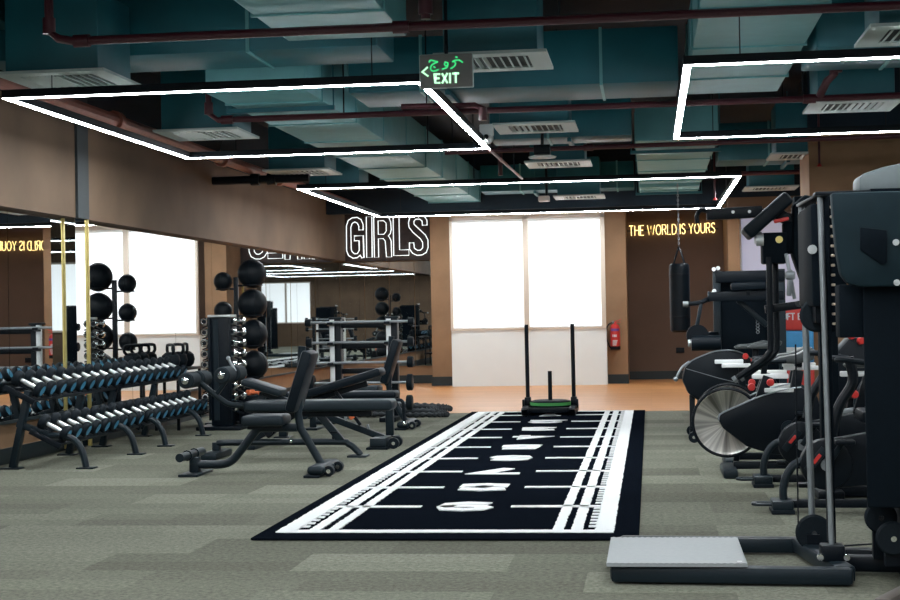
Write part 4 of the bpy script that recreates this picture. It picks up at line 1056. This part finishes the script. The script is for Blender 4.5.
MB().prism([(.87, 1.5), (.88, 1.80), (.95, 1.86), (1.0, 1.84), (1.02, 1.6), (1.0, 1.32), (.95, 1.25)], y-.1, y+.1, 'y', .02).build('cam_cover', MATTE, t)
MB().beam((.83, y-.1, 1.50), (.875, y-.1, 1.22), .022, .03).beam((.85, y-.12, 1.40), (.84, y-.12, 1.24), .03, .022).box(.82, .88, y-.14, y-.1, 1.34, 1.39, .01).build('link_bar', STEEL, t)
MB().obox((.80, y-.17, 1.70), (.09, .03, .022), Euler((0, -.2, 0)), .006).build('release_lever', RED, t)
MB().beam((.7, y-.05, 1.16), (1.05, y-.05, 1.20), .05, .05).build('stop_bar', BLACK, t)
MB().cyl((.9, y-.08, 1.19), (.9, y-.075, 1.19), .02, 12).build('stop_bolt', CHROME, t)
MB().beam((1.02, y, .04), (1.75, y, .04), .1, .06).box(.98, 1.14, y-.2, y+.3, 0, .06, .015).box(1.7, 1.8, y-.3, y+.3, 0, .06, .015).build('base_frame', BLACK, t)
MB().box(1.25, 1.6, y-.18, y+.18, .46, .54, .025).beam((1.42, y, .05), (1.42, y, .47), .07, .07).build('seat', VINYL, t)
# dark treadmill like climber further right, seen through the gap
y = 11.4
t = thing('recumbent_bike', 'black recumbent bike with curved rear hoop and red knob before the column', 'exercise bike', (1.75, y, 0))
MB().prism([(1.30, .45), (1.28, .80), (1.40, .93), (1.50, .93), (1.62, .70), (1.66, .45)], y-.14, y+.14, 'y', .03).build('shroud', BLACK, t)
MB().beam((1.2, y, .05), (2.4, y, .05), .1, .06).box(1.18, 1.28, y-.3, y+.3, 0, .07, .02).box(2.3, 2.4, y-.3, y+.3, 0, .07, .02).build('base_frame', BLACK, t)
MB().beam((1.4, y, .08), (1.45, y, .5), .1, .1).build('post', BLACK, t)
MB().tube(smooth([(1.45, y-.2, .30), (1.44, y-.2, .45), (1.52, y-.2, .60), (1.68, y-.2, .68), (1.85, y-.2, .66)], 5), .028, 10).build('rear_hoop', GREY, t)
MB().beam((1.45, y-.2, .3), (1.45, y, .3), .04, .04).build('hoop_bracket', BLACK, t)
for x, z in ((1.40, .94), (1.47, .90)): MB().lathe([(0, 0), (.022, 0), (.03, .015), (.026, .04), (0, .045)], (x, y-.14, z), (.5, -1, 0), 14).build('knob', RED, t)
MB().beam((1.3, y-.1, .60), (1.75, y-.1, .60), .05, .03).build('slider', SILVER, t)
MB().beam((1.2, y-.15, .33), (1.8, y-.15, .42), .04, .04).beam((1.25, y-.15, .22), (1.75, y-.15, .27), .04, .04).build('link_bar', STEEL, t)

t.location.x += .14; t.location.y += .95
# ------------------------------------------------------------------ foreground cable machine with platform
t = thing('cable_machine', 'large black cable machine with steel guide posts in the right foreground', 'cable machine', (.6, 7.0, 0))
MB().beam((-.19, 6.60, .043), (.82, 6.545, .043), .075, .075, .02).build('base_beam', GREY, t)
MB().beam((-.17, 7.42, .045), (.72, 7.38, .045), .075, .075, .02).build('base_beam', GREY, t)
MB().beam((.68, 7.4, .05), (.79, 6.54, .05), .085, .07, .015).build('side_beam', GREY, t)
MB().beam((.76, 7.05, .05), (1.2, 7.0, .05), .07, .07, .015).build('rear_beam', BLACK, t)
MB().beam((.78, 6.85, .05), (1.2, 6.8, .05), .07, .07, .015).build('rear_beam', BLACK, t)
MB().beam((.84, 5.9, .04), (1.10, 6.42, .04), .06, .06, .01).build('rear_beam', BROWNM, t)
for (x, y, nm) in ((.735, 7.32, 'rear'), (.755, 6.72, 'front')):
    MB().cyl((x, y, .08), (x-.02, y, 1.66), .0155 if nm == 'rear' else .0125, 18).build('guide_post', STEEL, t)
    MB().box(x-.05, x+.05, y-.05, y+.05, .08, .15, .008).build('post_socket', BLACK, t)
    for s in (-1, 1): MB().cyl((x+s*.055, y-.055, .10), (x+s*.055, y-.035, .10), .014, 10).build('bolt', CHROME, t)
MB().beam((.70, 6.62, 1.648), (1.2, 6.62, 1.652), .10, .014, .003).beam((.716, 7.32, 1.648), (.74, 6.7, 1.648), .05, .014, .003).build('top_plate', BLACK, t)
MB().box(.742, .775, 6.735, 6.80, .15, 1.66, .004).box(.77, .845, 6.75, 6.80, 1.06, 1.655, .01).build('rail_backing', MATTE, t)
mb = MB()
for k in range(13): mb.box(.778, .796, 6.742, 6.752, 1.594-k*.042, 1.606-k*.042, .004)
mb.build('position_holes', mat('hole_cream', (.55, .45, .35), .5), t)
MB().box(.70, .765, 6.79, 7.37, 1.17, 1.62, .015).build('carriage', MATTE, t)
MB().cyl((.705, 6.79, 1.42), (.705, 6.775, 1.42), .02, 14).build('carriage_bolt', SILVER, t)
def pulley(x, y, z, r, nm='pulley'):
    p = MB().lathe([(0, -.018), (r*.9, -.018), (r, -.012), (r*.93, 0), (r, .012), (r*.9, .018), (0, .018)], (x, y, z), (0, 1, 0), 32).build(nm, RUBBER, t)
    MB().cyl((x, y-.024, z), (x, y-.017, z), .012, 12).build('pulley_bolt', CHROME, p)
    return p
pulley(.725, 7.16, .135, .083)
pulley(.742, 7.0, 1.132, .076)
MB().box(.69, .75, 7.13, 7.19, .05, .13).build('pulley_bracket', BLACK, t)
MB().box(.72, .76, 6.85, 6.99, 1.10, 1.17).build('pulley_bracket', BLACK, t)
for (x, y, z, r) in ((.965, 6.75, .26, .068), (.985, 6.55, .20, .070)):
    pulley(x, y, z, r); MB().box(x-.03, x+.05, y+.02, y+.06, .08, z+.03).build('pulley_bracket', BLACK, t)
MB().tube([(.66, 7.16, 1.0), (.655, 7.16, .17)], .004, 6).build('cable', BLACK, t)
MB().tube([(.74, 7.14, .07), (1.04, 6.9, .13)], .004, 6).build('cable', BLACK, t)
# weight stack tower
MB().prism([(.868, 6.44), (1.5, 6.44), (1.5, 7.15), (1.02, 7.15), (.885, 6.56)], .34, 1.62, 'z', .01).box(1.05, 1.5, 6.5, 7.1, 0, .36, .01).box(.925, 1.5, 6.56, 7.12, 1.60, 1.66).build('weight_tower', MATTE, t)
MB().prism([(.742, 1.634), (.746, 1.54), (.756, 1.40), (.772, 1.30), (.80, 1.262), (.855, 1.247), (1.5, 1.247), (1.5, 1.634)], 6.36, 6.43, 'y', .012).build('side_shroud', mat('shroud_teal_black', (.007, .019, .026), .6, 0, .25, 12, spec=.15), t)
MB().prism([(.852, 1.49), (.956, 1.475), (.953, 1.345), (.935, 1.335), (.851, 1.398)], 6.345, 6.365, 'y', .004).build('shroud_window', MATTE, t)
MB().box(.775, .885, 6.46, 6.60, 1.04, 1.26, .008).build('stack_guard', MATTE, t)
for z in (1.425, 1.262): MB().cyl((.992, 6.36, z), (.992, 6.35, z), .013, 12).build('shroud_bolt', SILVER, t)
MB().prism([(.925, 1.655), (.925, 1.735), (.94, 1.752), (1.03, 1.782), (1.5, 1.86), (1.5, 1.655)], 6.9, 7.12, 'y', .012).build('top_cap', mat('cap_grey', (.09, .11, .115), .45), t)
# ridged platform mat
mb = MB(); x0, x1 = -.205, .385; n = 44
prof = []
for i in range(n+1):
    prof.append((x0+(x1-x0)*i/n, .098+.0012*(1 if i % 2 else -1)))
prof = [(x0, .082)]+prof+[(x1, .082)]
mb.prism([(u, v) for u, v in prof], 6.53, 7.27, 'y')
o = mb.build('platform_plate', MGREY, t); plabel(o, 'light grey ridged platform plate')
MB().box(.345, .365, 6.56, 6.575, .0995, .1005).build('platform_badge', STICK, t)

# ------------------------------------------------------------------ world, camera, view
w = bpy.data.worlds.new('World'); sc.world = w; w.use_nodes = True
w.node_tree.nodes['Background'].inputs[0].default_value = (.02, .03, .04, 1)
w.node_tree.nodes['Background'].inputs[1].default_value = .3
cam = bpy.data.cameras.new('Camera'); co = bpy.data.objects.new('Camera', cam); COL.objects.link(co); sc.camera = co
f = 1526.; r = .02
yv = Vector((200, -10, -f)).normalized()
up = Vector((-math.sin(r), math.cos(r), 0)); up = (up-yv*up.dot(yv)).normalized(); xv = yv.cross(up).normalized()
M = Matrix((xv, yv, up))     # rows: world axes in camera space -> camera-to-world rotation
co.matrix_world = Matrix.Translation((0, 0, 1.17)) @ M.to_4x4()
cam.sensor_fit = 'HORIZONTAL'; cam.sensor_width = 36; cam.lens = f/900*36; cam.clip_end = 200
sc.view_settings.view_transform = 'Standard'; sc.view_settings.look = 'None'; sc.view_settings.gamma = 1; sc.view_settings.use_curve_mapping = False
sc.view_settings.exposure = 0.35
sc.cycles.max_bounces = 10; sc.cycles.glossy_bounces = 8
